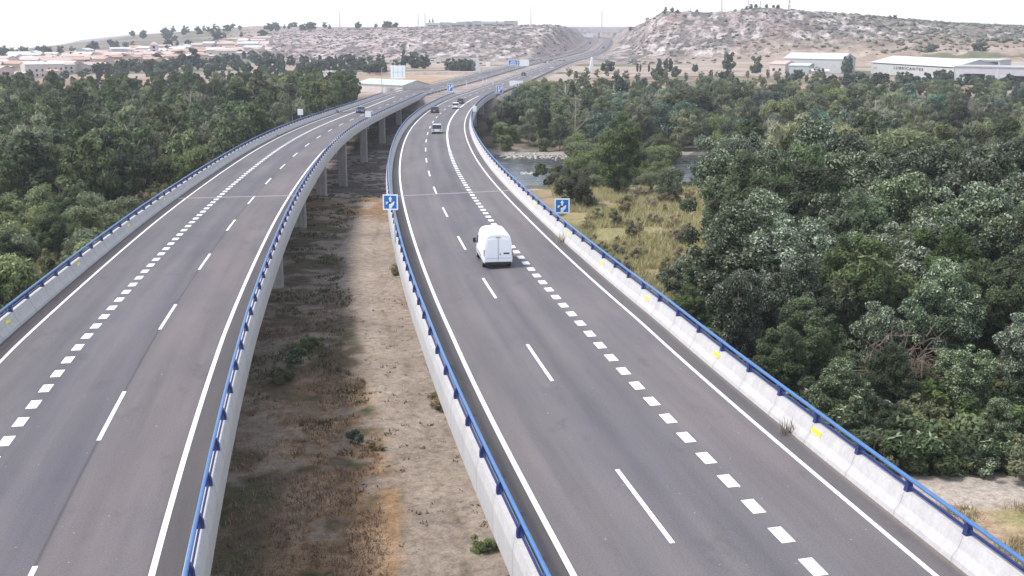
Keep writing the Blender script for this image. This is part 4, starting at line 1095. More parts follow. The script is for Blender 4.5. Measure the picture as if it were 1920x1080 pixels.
def crown(name, seed, H, R, mat, ncl, nl, size, shape='oval', silver=0.0, asp=.55, low=.12, drop=0.0, core=.62, rc=(.20, .36)):
    r = np.random.default_rng(seed)
    c = []; q = []
    while len(c) < ncl:
        d = r.normal(size=3); d /= np.linalg.norm(d); t = r.uniform(.15, 1) ** .45
        z = .5 + .5 * d[2] * t
        wid = {'oval': (1 - (abs(z - .45) / .62) ** 2.2), 'column': .95 - .5 * abs(z - .4), 'round': 1, 'vase': .45 + .62 * z - .35 * max(0, z - .8) * 3}[shape]
        wid = max(.12, wid)
        hd = math.hypot(d[0], d[1]) + 1e-6; rad = R * wid * (hd ** .6) * t / 1.0
        ang = math.atan2(d[1], d[0]); lump = 1 + .22 * math.sin(2 * ang + seed) + .15 * math.sin(3 * ang + 1.7 * seed)
        rad *= lump
        rr_ = R * r.uniform(*rc)
        c.append((rad * math.cos(ang) * .86, rad * math.sin(ang) * .86, H * (low + (1 - low) * z) - rr_ * .5)); q.append(rr_)
    c = np.array(c); q = np.array(q)
    V, Fc, col = leaves(r, c, q, nl, size, asp, .25, drop, silver, (1, 1, .85))
    # dense inner foliage so that crowns are not see-through everywhere
    cv = []; cf = []; b = len(V)
    for i in range(len(c)):
        if core <= 0: break
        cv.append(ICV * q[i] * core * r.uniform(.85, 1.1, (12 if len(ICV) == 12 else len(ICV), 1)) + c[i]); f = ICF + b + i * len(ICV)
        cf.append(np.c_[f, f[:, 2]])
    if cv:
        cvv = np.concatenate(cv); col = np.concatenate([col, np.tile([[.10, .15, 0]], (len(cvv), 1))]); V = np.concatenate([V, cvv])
    # triangles written as separate polygon list
    me = bpy.data.meshes.new(name)
    tri = np.concatenate(cf)[:, :3] if cv else np.zeros((0, 3), int)
    nv = len(V); me.vertices.add(nv); me.vertices.foreach_set('co', V.astype(np.float32).ravel())
    loops = np.concatenate([Fc.ravel(), tri.ravel()]).astype(np.int32); me.loops.add(len(loops)); me.loops.foreach_set('vertex_index', loops)
    tot = np.concatenate([np.full(len(Fc), 4), np.full(len(tri), 3)]).astype(np.int32); me.polygons.add(len(tot))
    me.polygons.foreach_set('loop_start', np.concatenate([[0], np.cumsum(tot)[:-1]]).astype(np.int32)); me.polygons.foreach_set('loop_total', tot)
    me.update(calc_edges=True)
    a = me.color_attributes.new('leaf', 'FLOAT_COLOR', 'POINT'); a.data.foreach_set('color', np.c_[col, np.ones(nv)].astype(np.float32).ravel())
    me.materials.append(M[mat]); me.update()
    return me
def trunk(name, seed, H, r0, mat='bark', limbs=6, spread=.2, top=.72):
    r = random.Random(seed); mb = MB()
    pts = [(0, 0, -.8)]; x = y = 0
    for i in range(1, 6):
        x += r.uniform(-.04, .04) * H * .4; y += r.uniform(-.04, .04) * H * .4; pts.append((x, y, H * top * i / 5))
    mb.tube(pts, [r0 * (1.15 - .19 * i) for i in range(6)], 7)
    for k in range(limbs):
        i = r.randint(1, 4); p = Vector(pts[i]); a = r.uniform(0, 6.28); l = H * spread * r.uniform(.6, 1.2)
        m1 = p + Vector((math.cos(a) * l * .5, math.sin(a) * l * .5, l * .45)); m2 = p + Vector((math.cos(a) * l, math.sin(a) * l, l * 1.05))
        mb.tube([p, m1, m2], [r0 * .45, r0 * .3, r0 * .12], 5)
    me = mb.mesh(name, M[mat], True); return me
PR = {}
def proto(key, crowns, trunks): PR[key] = (crowns, trunks)
proto('poplar', [crown('crown', 1, 13, 4.8, 'lf_poplar', 110, 30000, .145, rc=(.12, .23)), crown('crown', 2, 12.5, 4.4, 'lf_poplar', 105, 28000, .145, 'vase', rc=(.13, .25)), crown('crown', 3, 14, 4.6, 'lf_poplar', 110, 30000, .145, rc=(.11, .24))], [trunk('trunk', 1, 13, .24), trunk('trunk', 2, 13, .2)])
proto('silver', [crown('crown', 4, 13, 5.0, 'lf_silver', 115, 33000, .14, 'oval', .22, rc=(.12, .23)), crown('crown', 5, 12.5, 4.6, 'lf_silver', 110, 31000, .14, 'vase', .30, rc=(.12, .25))], [trunk('trunk', 3, 13, .22)])
proto('mid', [crown('crown', 6, 12.5, 4.3, 'lf_poplar', 60, 6500, .31, rc=(.14, .28)), crown('crown', 7, 13, 3.9, 'lf_poplar', 54, 6200, .31, 'vase', rc=(.14, .3)), crown('crown', 8, 12.5, 4.6, 'lf_willow', 60, 6300, .31, rc=(.14, .28)), crown('crown', 9, 13, 3.0, 'lf_poplar', 30, 4600, .34, 'column', rc=(.28, .42))], [trunk('trunk', 4, 12, .22), trunk('trunk', 5, 12, .2, 'bark_pale')])
proto('pale', [crown('crown', 31, 11, 2.9, 'lf_pale', 28, 5200, .34, 'column', 0, .22, .05, -1.2, .55), crown('crown', 32, 10, 3.4, 'lf_pale', 28, 5200, .30, 'vase', 0, .22, .05, -1.0, .55)], [trunk('trunk', 21, 11, .16, 'bark_pale')])
proto('blue', [crown('crown', 10, 8.5, 4.4, 'lf_blue', 40, 13000, .19, 'round', .10)], [trunk('trunk', 6, 8, .18)])
proto('willow', [crown('crown', 11, 7, 3.9, 'lf_willow', 34, 8500, .22, 'round', 0, .3, .02, .5), crown('crown', 12, 6, 3.4, 'lf_willow', 30, 7500, .22, 'vase', 0, .3, .02, .5)], [trunk('trunk', 7, 6, .15)])
proto('shrub', [crown('crown', 13, 3.0, 1.9, 'lf_willow', 18, 3600, .15, 'round', 0, .35, 0), crown('crown', 14, 2.6, 1.7, 'lf_poplar', 16, 3200, .15, 'round', 0, .4, 0), crown('crown', 15, 3.2, 1.8, 'lf_silver', 18, 3600, .15, 'vase', .12, .35, 0)], [trunk('stem', 8, 2.4, .05)])
proto('far', [crown('crown', 16, 9, 3.9, 'lf_far', 22, 1500, .62, 'round', 0, .7, .05), crown('crown', 17, 10, 3.2, 'lf_far', 20, 1400, .6, 'oval', 0, .7, .05), crown('crown', 18, 7, 4.2, 'lf_far', 22, 1500, .6, 'round', 0, .7, .02)], [trunk('trunk', 9, 8, .25)])
proto('column', [crown('crown', 19, 12, 1.9, 'lf_far', 26, 2400, .42, 'column', 0, .6, .02, 0, .7, (.4, .6))], [trunk('trunk', 10, 11, .2)])
proto('dry', [crown('crown', 20, 2.2, 1.6, 'lf_dry', 16, 3000, .14, 'vase', 0, .22, 0, -.8, .5), crown('crown', 21, 2.8, 1.4, 'lf_reed', 16, 3000, .20, 'vase', 0, .16, 0, -1.2, .5)], [trunk('stem', 11, 2.0, .035, 'twig')])

placed = []
H0S = {'poplar': [13, 12.5, 14], 'silver': [13, 12.5], 'mid': [12.5, 13, 12.5, 13], 'pale': [11, 10], 'blue': [8.5], 'willow': [7, 6], 'shrub': [3, 2.6, 3.2], 'far': [9, 10, 7], 'column': [12], 'dry': [2.2, 2.8]}
SEEN = {}; NTREE = [0]; PEND = []
def plant(key, x, y, h, label, group, cat='tree', name=None, wid=1.0, ci=None, z=None, rnd=random):
    crs, trs = PR[key]
    ci = rnd.randrange(len(crs)) if ci is None else ci
    s = h / H0S[key][ci]
    nm = name or {'shrub': 'shrub', 'dry': 'dry_bush', 'willow': 'willow_bush', 'blue': 'silvery_tree'}.get(key, 'tree')
    root = empty(nm, (x, y, (gz(x, y) if z is None else z) - .15), rnd.uniform(0, 6.28), label, cat, group)
    root.scale = (s * wid, s * wid * rnd.uniform(.9, 1.1), s)
    c_ = obj('crown', crs[ci], root); t_ = obj('stem' if key in ('shrub', 'dry') else 'trunk', trs[rnd.randrange(len(trs))], root)
    SEEN.setdefault((key, ci), (c_, t_)); NTREE[0] += cat == 'tree'
    placed.append((x, y)); return root
def road_clear(x, y, m=4.0):
    lx = np.interp(y, LY, LX); rx = np.interp(y, RY, RX)
    if y < 352: return not (lx - 11.5 - m < x < lx + 1.5 + m) and not (rx - 1.5 - m < x < rx + 11.5 + m)
    return not (lx - 20 < x < rx + 20)
R_ = random.Random(5)
def pxof(x, y): return CX + x / y * F / .975
def where_left(x, y):
    p = pxof(x, y); return 'at the picture edge' if p < 130 else 'below the town' if p < 330 else 'below the wooded slope' if p < 500 else 'near the white shed'
def where_right(x, y):
    p = pxof(x, y); return 'behind the river' if p < 1110 else 'below the columnar poplars' if p < 1330 else 'below the farm sheds' if p < 1620 else 'below the lettered warehouse'
def where_grove(x, y):
    p = pxof(x, y); return 'on its left flank' if p < 1420 else 'in its middle' if p < 1690 else 'towards the picture edge'
def rank(y, a, b): return 'front' if y < a else 'middle' if y < b else 'back'
def region(key, n, fx, sp, hh, label, group, cat='tree', keys=None, wid=(.9, 1.15), name=None, maxtry=4000):
    k = 0; t = 0
    while k < n and t < maxtry:
        t += 1
        x, y = fx()
        if not road_clear(x, y, 2.5 if cat != 'shrub' else 1.2): continue
        s = sp(x, y) if callable(sp) else sp
        if any((x - a) ** 2 + (y - b) ** 2 < s * s for a, b in placed): continue
        kk = R_.choice(keys) if keys else key
        if 'pale' in (keys or []) and kk == 'mid' and y > 150 and x / y > .2 and R_.random() < .4: kk = 'pale'
        h = hh(x, y) if callable(hh) else R_.uniform(*hh)
        lb = label(x, y) if callable(label) else label; gr = (lb + ' group') if callable(label) else group
        if cat == 'tree':
            PEND.append((kk, x, y, h, lb, gr, cat, name, R_.uniform(*wid), R_.randrange(len(PR[kk][0])))); placed.append((x, y))
        else: plant(kk, x, y, h, lb, gr, cat, wid=R_.uniform(*wid), rnd=R_, name=name)
        k += 1
    return k
def flush_trees(limit=300):
    """the largest in view become single trees, the remaining far wood one mass"""
    PEND.sort(key=lambda q: -q[3] * q[8] / q[2])
    n = max(0, limit - NTREE[0]); rest = PEND[n:]
    for q in PEND[:n]: plant(q[0], q[1], q[2], q[3], q[4], q[5], q[6], q[7], q[8], q[9], None, R_)
    for q in rest:
        if (q[0], q[9]) not in SEEN: print('no proto', q[0], q[9])
    rest = [q for q in rest if (q[0], q[9]) in SEEN]
    kinds = sorted(set((q[0], q[9]) for q in rest))
    me = bpy.data.meshes.new('woodland'); me.from_pydata([(q[1], q[2], gz(q[1], q[2]) - .15) for q in rest], [], [])
    at = me.attributes.new('sort', 'INT', 'POINT'); at.data.foreach_set('value', [kinds.index((q[0], q[9])) for q in rest])
    at = me.attributes.new('turn', 'FLOAT_VECTOR', 'POINT'); at.data.foreach_set('vector', [v for q in rest for v in (0, 0, R_.uniform(0, 6.28))])
    at = me.attributes.new('size', 'FLOAT_VECTOR', 'POINT'); at.data.foreach_set('vector', [v for q in rest for v in (q[3] / H0S[q[0]][q[9]] * q[8],) * 2 + (q[3] / H0S[q[0]][q[9]],)])
    o = tag(obj('woodland', me), 'farther trees of the riverside woods, the field belts and the town, read as one mass', 'woodland', None, 'stuff')
    ng = bpy.data.node_groups.new('woodland', 'GeometryNodeTree')
    ng.interface.new_socket('Geometry', in_out='INPUT', socket_type='NodeSocketGeometry'); ng.interface.new_socket('Geometry', in_out='OUTPUT', socket_type='NodeSocketGeometry')
    N = ng.nodes.new; Lk = ng.links.new
    gi = N('NodeGroupInput'); go = N('NodeGroupOutput'); jn = N('GeometryNodeJoinGeometry')
    def attr(nm, ty):
        n_ = N('GeometryNodeInputNamedAttribute'); n_.data_type = ty; n_.inputs['Name'].default_value = nm
        return [s_ for s_ in n_.outputs if s_.enabled and s_.name == 'Attribute'][0]
    A, T, S_ = attr('sort', 'INT'), attr('turn', 'FLOAT_VECTOR'), attr('size', 'FLOAT_VECTOR')
    for i, k in enumerate(kinds):
        cmp_ = N('FunctionNodeCompare'); cmp_.data_type = 'INT'; cmp_.operation = 'EQUAL'
        ins = [s_ for s_ in cmp_.inputs if s_.enabled]; Lk(A, ins[0]); ins[1].default_value = i
        for part in SEEN[k]:
            oi = N('GeometryNodeObjectInfo'); oi.inputs['Object'].default_value = part; oi.inputs['As Instance'].default_value = True; oi.transform_space = 'ORIGINAL'
            io = N('GeometryNodeInstanceOnPoints'); Lk(gi.outputs[0], io.inputs['Points']); Lk(cmp_.outputs[0], io.inputs['Selection']); Lk(oi.outputs['Geometry'], io.inputs['Instance'])
            Lk(T, io.inputs['Rotation']); Lk(S_, io.inputs['Scale']); Lk(io.outputs[0], jn.inputs[0])
    Lk(jn.outputs[0], go.inputs[0])
    md = o.modifiers.new('woodland', 'NODES'); md.node_group = ng
    print('trees single', NTREE[0], 'woodland', len(rest))
# named individuals first
def atp(px, y): return xa(px, y)
plant('poplar', atp(1168, 166), 166, 12.2, 'tall dark tree standing alone on the bank between the river bend and the dry field', None, wid=.92, ci=0)
plant('willow', atp(1090, 152), 152, 5.6, 'rounded grey green bush at the left of the dry field behind the lane sign', None, 'bush', ci=0, wid=.95)
plant('blue', atp(1372, 175), 175, 10.6, 'large silvery blue green bush tree behind the dry field', None, ci=0, wid=.85)
plant('shrub', atp(1028, 212), 212, 4.5, 'dark green bush on the near bank in front of the river water', None, 'bush', ci=1)
plant('willow', atp(1270, 158), 158, 5.0, 'low pale green bush at the far right end of the dry field', None, 'bush', ci=1)
for px, y, h, k, w in ((1440, 116, 12.4, 'silver', 1.0), (1530, 112, 12.8, 'poplar', 1.1), (1408, 107, 9.0, 'poplar', .9), (1640, 108, 13.4, 'silver', 1.15), (1760, 104, 13.8, 'silver', 1.15), (1870, 100, 14, 'silver', 1.1), (1345, 92, 5.6, 'poplar', 1.1), (1300, 96, 4.6, 'silver', 1.0), (1308, 84, 4.8, 'poplar', 1.0)):
    plant(k, atp(px, y), y, h, 'tall leafy poplar forming the skyline of the grove, %s' % {1440: 'leftmost of the very tall ones', 1530: 'second tall one from the left', 1408: 'medium one on the left flank', 1640: 'silvery, in the middle', 1760: 'silvery, right of the middle', 1870: 'silvery, next to the picture edge', 1345: 'low one beside the dry field', 1300: 'small, furthest left beside the dry field', 1308: 'small, nearest the parapet'}[px], None, wid=w, rnd=R_)
lab = lambda x, y: 'leafy poplar in the %s rank of the right grove, %s' % (rank(y, 75, 98), where_grove(x, y))
def f1():
    y = R_.uniform(60, 125); return R_.uniform(max(13.5 + max(0, (78 - y)) * .35, .185 * y), .56 * y + 5), y
region('silver', 80, f1, 4.3, lambda x, y: np.interp(y, [60, 66, 75, 90, 125], [3.2, 5.0, 7.6, 10.8, 13.5]) * R_.uniform(.88, 1.1), lab, 'poplars of the dense grove beside the right viaduct', keys=['silver', 'silver', 'silver', 'poplar'])
def f1b():
    y = R_.uniform(57.5, 92); return R_.uniform(12.5 + max(0, (66 - y)) * 1.0, .50 * y + 3), y
region('shrub', 120, f1b, 1.6, (1.6, 3.2), lambda x, y: 'low leafy shrub at the foot of the right grove, %s rank, %s' % (rank(y, 66, 78), where_grove(x, y)), 'shrubs at the foot of the right grove', 'shrub', wid=(.9, 1.3))
# yellow-green willow bushes mixed into the grove
for px, y, h in ((1640, 84, 7.4), (1700, 90, 8.6), (1590, 80, 6.4), (1760, 80, 6.0)):
    plant('willow', atp(px, y), y, h, 'yellowish green willow bush among dark poplars, %s' % {1640: 'above left of the reddish dead branches', 1700: 'largest, above the dead branches', 1590: 'leftmost, lowest of them', 1760: 'right of the dead branches'}[px], None, 'bush', wid=1.0, rnd=R_)
lab = lambda x, y: 'green tree in the %s rank of the right wood, %s' % (rank(y, 200, 300), where_right(x, y))
def f2():
    y = R_.uniform(128, 450); x0 = np.interp(y, [128, 172, 200, 262, 268, 300, 400], [30, 32, 40, 45, 4, -4, 6]); return R_.uniform(x0, .50 * y + 6), y
region('mid', 430, f2, lambda x, y: np.interp(y, [130, 400], [6.2, 7.2]), lambda x, y: np.interp(y, [128, 200, 300, 400, 450], [12.5, 11.5, 10.8, 6.6, 4.6]) * R_.uniform(.78, 1.12) * np.interp(x / y, [.25, .42], [1, .86]), lab, 'trees of the riverside wood on the right', keys=['mid', 'mid', 'mid', 'pale', 'pale', 'pale', 'blue', 'willow'], maxtry=14000)
def f2b():
    y = R_.uniform(263, 345); return R_.uniform(-6, 36), y
region('willow', 44, f2b, 3.6, (3.0, 5.5), 'low bush on the far bank of the river', 'bushes on the far river bank', 'bush')
def f2d():
    y = R_.uniform(215, 262); return atp(R_.uniform(1088, 1260), y), y
region('willow', 34, f2d, 3.0, (4.0, 7.0), 'leafy bush standing in the river bed right of the open water', 'bushes in the river bed', 'bush')
def f2c():
    y = R_.uniform(172, 214); return R_.uniform(4, 34), y
region('willow', 14, f2c, 3.6, (2.4, 4.2), 'low bush on the near bank of the river', 'bushes on the near river bank', 'bush')
# dry field bushes
def f3():
    y = R_.uniform(112, 172); return R_.uniform(7.5 + (160 - y) * .02, 30), y
region('dry', 46, f3, 1.6, (1.0, 2.3), lambda x, y: 'pale dry reed clump in the %s part of the field right of the viaduct' % rank(y, 132, 152), 'dry clumps in the field', 'bush', maxtry=3000)
def f3b():
    y = R_.uniform(84, 128); return R_.uniform(8.5, 16), y
region('dry', 20, f3b, 1.5, (.9, 2.0), 'pale dry clump between the right viaduct and the grove', 'dry clumps beside the parapet', 'bush')
# left wood
lab = lambda x, y: 'dark green tree in the %s rank of the left wood, %s' % (rank(y, 190, 270), where_left(x, y))
def f4():
    y = R_.uniform(135, 400); lx = np.interp(y, LY, LX) - 15.5
    x = R_.uniform(max(-.56 * y - 6, -235), lx)
    if y < 175 and x > -52: x = -60
    return x, y
region('mid', 420, f4, lambda x, y: np.interp(y, [130, 400], [6.0, 8.2]), lambda x, y: np.interp(y, [130, 200, 280, 400], [10.0, 13.4, 14.0, 9.3]) * R_.uniform(.82, 1.14) * (1.1 if x / y > -.25 else 1), lab, 'trees of the wood on the left', keys=['mid', 'mid', 'mid', 'mid', 'pale'], wid=(.72, 1.0), maxtry=16000)
def f5():
    y = R_.uniform(82, 150); lx = np.interp(y, LY, LX) - 13.5
    return R_.uniform(-.54 * y - 3, min(lx, -.385 * y + (3 if y > 110 else 5))), y
region('willow', 34, f5, 3.4, (4.0, 7.0), lambda x, y: 'rounded green bush left of the left viaduct, %s rank' % rank(y, 105, 128), 'green bushes below the left viaduct', 'bush', keys=['willow', 'willow', 'poplar'])
def f6():
    y = R_.uniform(100, 190); lx = np.interp(y, LY, LX) - 12.6
    return R_.uniform(lx - 14, lx), y
region('dry', 70, f6, 1.7, (1.2, 2.8), lambda x, y: 'pale dry reed clump beside the outer edge of the left viaduct, %s part' % rank(y, 130, 160), 'dry clumps along the left viaduct', 'bush')
plant('willow', atp(330, 165), 165, 8.2, 'yellowish green bush tree closest to the left viaduct railing', None, 'bush', ci=0)
# scrub between the viaducts
for px, row, y, h, k in ((520, 690, 78, 1.5, 'shrub'), (560, 660, 82, 1.2, 'shrub'), (500, 720, 74, 1.4, 'shrub'), (735, 515, 108, 1.3, 'dry'), (640, 820, 63, 1.0, 'shrub'), (815, 745, 69, 1.3, 'dry'), (900, 1040, 48.5, .9, 'shrub'), (680, 840, 62, .8, 'dry')):
    plant(k, atp(px, y), y, h, 'low scrub bush on the ground between the two viaducts', 'scrub bushes between the viaducts', 'bush', rnd=R_, wid=1.2, name='scrub_bush')
# far trees
def far(px, y, h, w, lab, k='far', ci=None, grp=None): plant(k, atp(px, y), y, h, lab, grp, wid=w, ci=ci, rnd=R_)
far(1371, 600, 11.0, .75, 'big round dark tree on the slope left of the industrial sheds', ci=0)
far(1424, 560, 10.0, .75, 'big dark tree just left of the pinkish farm building', ci=0)
far(1597, 548, 10.0, .6, 'dark round tree between the long shed and the lettered warehouse', ci=0)
for px, y in ((1240, 590), (1252, 592), (1261, 590)): far(px, y, 8.6, .9, 'green columnar poplar in the tight trio beyond the right pylon', 'column', 0, 'trio of columnar poplars')
for px in (1198, 1204, 1220): far(px, 590, 5.6, .6, 'small slim cypress in the row right of the right pylon', 'column', 0, 'slim cypresses by the crossing road')
far(1141, 600, 6.0, 1.0, 'low wide dark tree just right of the right pylon', ci=2)
far(1308, 596, 4.5, .8, 'small dark tree between the trio of poplars and the big round tree', ci=0)
far(1508, 522, 4.6, 1.0, 'dark tree in front of the reddish container', ci=0)
far(1552, 520, 5.4, .9, 'dark tree in front of the low white block', ci=1)
far(1752, 700, 6, 1.4, 'dark bush behind the roof of the lettered warehouse', ci=2)
far(1843, 700, 6, 1.1, 'dark tree behind the canopy roof', ci=2)
far(1906, 505, 3.2, .8, 'dark round tree rising over the roof at the right picture edge', ci=0)
far(754, 640, 11.5, .55, 'dark upright tree left of the pair of round trees on the middle slope', ci=1)
far(774, 640, 9.5, 1.05, 'round dark tree in the middle slope cluster', ci=0)
far(793, 630, 8.0, .9, 'smaller round tree at the right of the middle slope cluster', ci=0)
far(354, 640, 13, 1.0, 'tall bright green tree at the right end of the town', ci=1)
far(805, 1165, 10, .4, 'left one of the two slim cypresses on the ridge', 'column', 0); far(811, 1165, 11, .4, 'right one of the two slim cypresses on the ridge', 'column', 0)
def fr(px0, px1, y0, y1):
    def f():
        y = R_.uniform(y0, y1); return atp(R_.uniform(px0, px1), y), y
    return f
region('far', 16, fr(838, 890, 590, 640), 4.0, (4.5, 6.5), 'dark bushy tree in the clump left of the left pylon', 'trees in the clump by the left pylon')
region('far', 7, fr(765, 800, 425, 455), 4.0, (4.0, 6.0), 'dark bushy tree in the clump between the ribbed sign and the left road', 'trees in the clump by the ribbed sign')
region('far', 170, fr(150, 740, 560, 740), 5.5, (3.5, 7.5), 'small hazy green tree in the belt of fields between the wood and the town', 'trees in the field belt below the town', keys=['far', 'far', 'far', 'column'])
region('far', 75, fr(0, 660, 432, 560), 8.0, (2.8, 5.0), 'low green tree in the fields between the left wood and the town', 'low trees in the fields before the town')
region('far', 60, fr(-60, 500, 620, 1150), 14.0, (4.5, 8.5), 'small dark tree standing among the town houses', 'trees among the town houses')
region('far', 48, fr(240, 745, 1180, 1480), 7.0, (5, 9), 'dark tree on the wooded upper slope behind the town', 'trees on the wooded slope behind the town')
region('far', 60, fr(1560, 1960, 425, 495), 4.5, (3.0, 6.2), 'dark bush on the pale verge below the industrial buildings', 'bushes below the industrial buildings')
region('far', 50, fr(1060, 1560, 440, 540), 6.0, (3.5, 6.0), 'low tree on the red earth slope below the crossing road', 'trees below the crossing road on the right', keys=['far', 'pale', 'pale'])
for px, y in ((1250, 945), (1262, 945), (1273, 945), (1306, 930), (1400, 925), (1408, 925), (1416, 925), (1438, 925), (1450, 925), (1182, 1090), (1458, 915), (1245, 940), (1672, 905), (1680, 905)):
    far(px + R_.uniform(-2, 2), y, R_.uniform(3.0, 4.6), .9, 'small dark pine against the sky on the crest of the right hill', ci=0, grp='pines on the hill crest')

# bare pale trees and dead branches
def bare(x, y, h, lab, mat='bark_pale', seed=1, tilt=0.0, n=26, grp=None):
    r = random.Random(seed); mb = MB()
    root = empty('bare_tree', (x, y, gz(x, y)), r.uniform(0, 6), lab, 'tree', grp)
    top = Vector((tilt * h, 0, h)); mb.tube([(0, 0, -.5), (tilt * h * .4, .1, h * .5), tuple(top)], [.16, .12, .05], 6)
    mb.build('trunk', M[mat], root, True); mb = MB()
    for i in range(n):
        f = r.uniform(.35, .98); p = Vector((tilt * h * f, .1, h * f)); a = r.uniform(0, 6.28); l = h * .34 * (1.25 - f) * r.uniform(.6, 1.4)
        q = p + Vector((math.cos(a) * l * .6, math.sin(a) * l * .6, l * .6)); e = q + Vector((math.cos(a) * l * .3, math.sin(a) * l * .4, l * .7))
        mb.tube([p, q, e], [.045, .03, .01], 4)
        for j in range(3):
            a2 = a + r.uniform(-1, 1); e2 = q + Vector((math.cos(a2) * l * .5, math.sin(a2) * l * .5, l * r.uniform(.1, .6))); mb.tube([q, e2], [.02, .008], 3)
    mb.build('branches', M[mat], root)
for i, (px, y, h, t) in enumerate(((1060, 290, 13.5, .05), (1082, 268, 11.0, 0), (1225, 290, 11.0, -.05))):
    bare(atp(px, y), y, h, 'bare pale trunked tree rising from the riverside wood', 'bark_pale', i, t, grp='bare pale trees in the riverside wood')
for i, (px, y, h) in enumerate(((1655, 265, 12), (1452, 240, 11), (345, 250, 14))):
    bare(atp(px, y), y, h, 'thin bare tree sticking out of the green canopy', 'bark_pale', 20 + i, 0, grp='thin bare trees in the canopy')
# tangle of dead branches in the grove
def tangle():
    x, y = atp(1745, 69.5), 69.5
    root = empty('dead_branches', (x, y, gz(x, y) + 2.8), 0, 'tangle of reddish dead branches caught in the front of the grove', 'dead branches')
    r = random.Random(4); mb = MB()
    for i in range(150):
        a = Vector((r.gauss(0, 1.3), r.gauss(-.6, .5), r.gauss(0, .8))); d = Vector((r.gauss(0, 1), r.gauss(0, .5), r.gauss(.2, .7))).normalized(); l = r.uniform(.5, 2.2)
        m_ = a + d * l * .5 + Vector((0, 0, r.uniform(.0, .25))); mb.tube([a, m_, a + d * l], [.035, .022, .008], 4)
    mb.build('twigs', M['twig'], root)
    mb = MB()
    for (a, b) in (((-1.2, -1.2, -2.6), (2.6, -.6, 1.2)), ((-.2, -.8, -.6), (2.9, -.7, 2.9))):
        mb.tube([a, tuple((Vector(a) + Vector(b)) / 2 + Vector((0, 0, .3))), b], [.05, .035, .012], 5)
    mb.build('branches', M['bark'], root)
tangle()

# ---------------------------------------------------------------- ground cover (stuff)
def blades(r, X, Y, Zb, h, w, lean=.45, per=5):
    n = len(X) * per; k = np.repeat(np.arange(len(X)), per)
    P = np.c_[X[k] + r.normal(0, .11, n), Y[k] + r.normal(0, .11, n), Zb[k] - .03]
    a = r.uniform(0, 2 * np.pi, n); hh = h[k] * r.uniform(.5, 1.15, n); ww = w * r.uniform(.6, 1.4, n)
    t = np.c_[np.cos(a), np.sin(a), np.zeros(n)] * ww[:, None]
    tip = P + np.c_[r.normal(0, lean, n) * hh, r.normal(0, lean, n) * hh, hh]
    V = np.stack([P - t, P + t, tip], 1).reshape(-1, 3); Fc = np.arange(3 * n).reshape(n, 3)
    a_ = r.uniform(0, .85, n); col = np.repeat(np.c_[a_, r.uniform(0, 1, n), a_ * 0], 3, 0)
    return V, Fc, col
def cover(name, mat, pts, h, w, per, label):
    r = np.random.default_rng(abs(hash(name)) % 1000 if False else len(name) * 37)
    X, Y = pts; Z = terrain(X, Y)
    V, Fc, col = blades(r, X, Y, Z, h, w, .45, per)
    o = obj(name, mkmesh(name, V, Fc, M[mat], attrs={'leaf': col})); tag(o, label, 'grass', None, 'stuff')
g_ = np.random.default_rng(77)
def scatter(n, x0, x1, y0, y1, keep):
    X = g_.uniform(x0, x1, n); Y = g_.uniform(y0, y1, n) ; k = keep(X, Y); return X[k], Y[k]
def median_ok(X, Y):
    tx = np.interp(Y, [20, 45, 52, 61, 75, 97, 127, 150, 166], [-1.2, -2.2, -2.8, -4.3, -7.2, -11.2, -15.6, -16.5, -14])
    d = X - tx; lx = np.interp(Y, LY, LX); rx = np.interp(Y, RY, RX)
    n2 = fbm(X / 7., Y / 10., 4, 41); n1 = fbm(X / 2.2, Y / 2.2, 4, 31)
    return (X > lx - 8) & (X < rx + 6) & ((d < -3.2 - (n2 - .5) * 3) | ((d > 3.0) & (n1 > .48))) & (n1 > .44)
XY = scatter(42000, -30, 8, 36, 100, lambda X, Y: median_ok(X, Y) & (g_.uniform(0, 1, len(X)) < np.interp(Y, [36, 80, 100], [1, .8, .5])) & ((Y > 84) | (X > np.interp(Y, [40, 84], [-11, -14])) | (g_.uniform(0, 1, len(X)) < .35)))
cover('dry_grass', 'lf_straw', XY, g_.uniform(.15, .42, len(XY[0])), .026, 5, 'dry brown grass and weeds on the ground between the viaducts')
XY = scatter(2600, -24, 6, 38, 100, lambda X, Y: (X > np.interp(Y, LY, LX) - 6) & (X < np.interp(Y, RY, RX) + 4) & (fbm(X / 1.4, Y / 1.4, 3, 77) > .56))
cover('track_weeds', 'lf_dark', XY, g_.uniform(.06, .22, len(XY[0])), .05, 6, 'small dark weeds dotted over the pale track between the viaducts')
XY = scatter(18000, -30, 2, 60, 168, lambda X, Y: median_ok(X, Y) & (fbm(X / 3, Y / 3, 3, 7) > .52))
cover('scrub_grass', 'lf_poplar', XY, g_.uniform(.15, .45, len(XY[0])), .04, 5, 'dark green weeds in the shade between the viaducts')
XY = scatter(46000, 6, 36, 84, 176, lambda X, Y: (X > np.interp(Y, RY, RX) + 13) & (fbm(X / 4, Y / 6, 3, 17) > .43))
cover('field_grass', 'lf_field', XY, g_.uniform(.3, 1.0, len(XY[0])), .035, 5, 'tall dry and green grass of the field right of the viaduct')
XY = scatter(12000, 8, 36, 40, 54, lambda X, Y: (fbm(X / 3, Y / 3, 3, 27) > .42) & (Y < 53.4 + .08 * (X - 20)))
cover('verge_grass', 'lf_dry', XY, g_.uniform(.15, .6, len(XY[0])), .022, 5, 'dry brown grass beside the sandy path at the lower right')
XY = scatter(16000, -110, -34, 78, 200, lambda X, Y: (X < np.interp(Y, LY, LX) - 13) & (fbm(X / 5, Y / 6, 3, 37) > .46))
cover('reeds', 'lf_reed', XY, g_.uniform(.5, 1.6, len(XY[0])), .05, 5, 'pale reeds and grass along the outer side of the left viaduct')
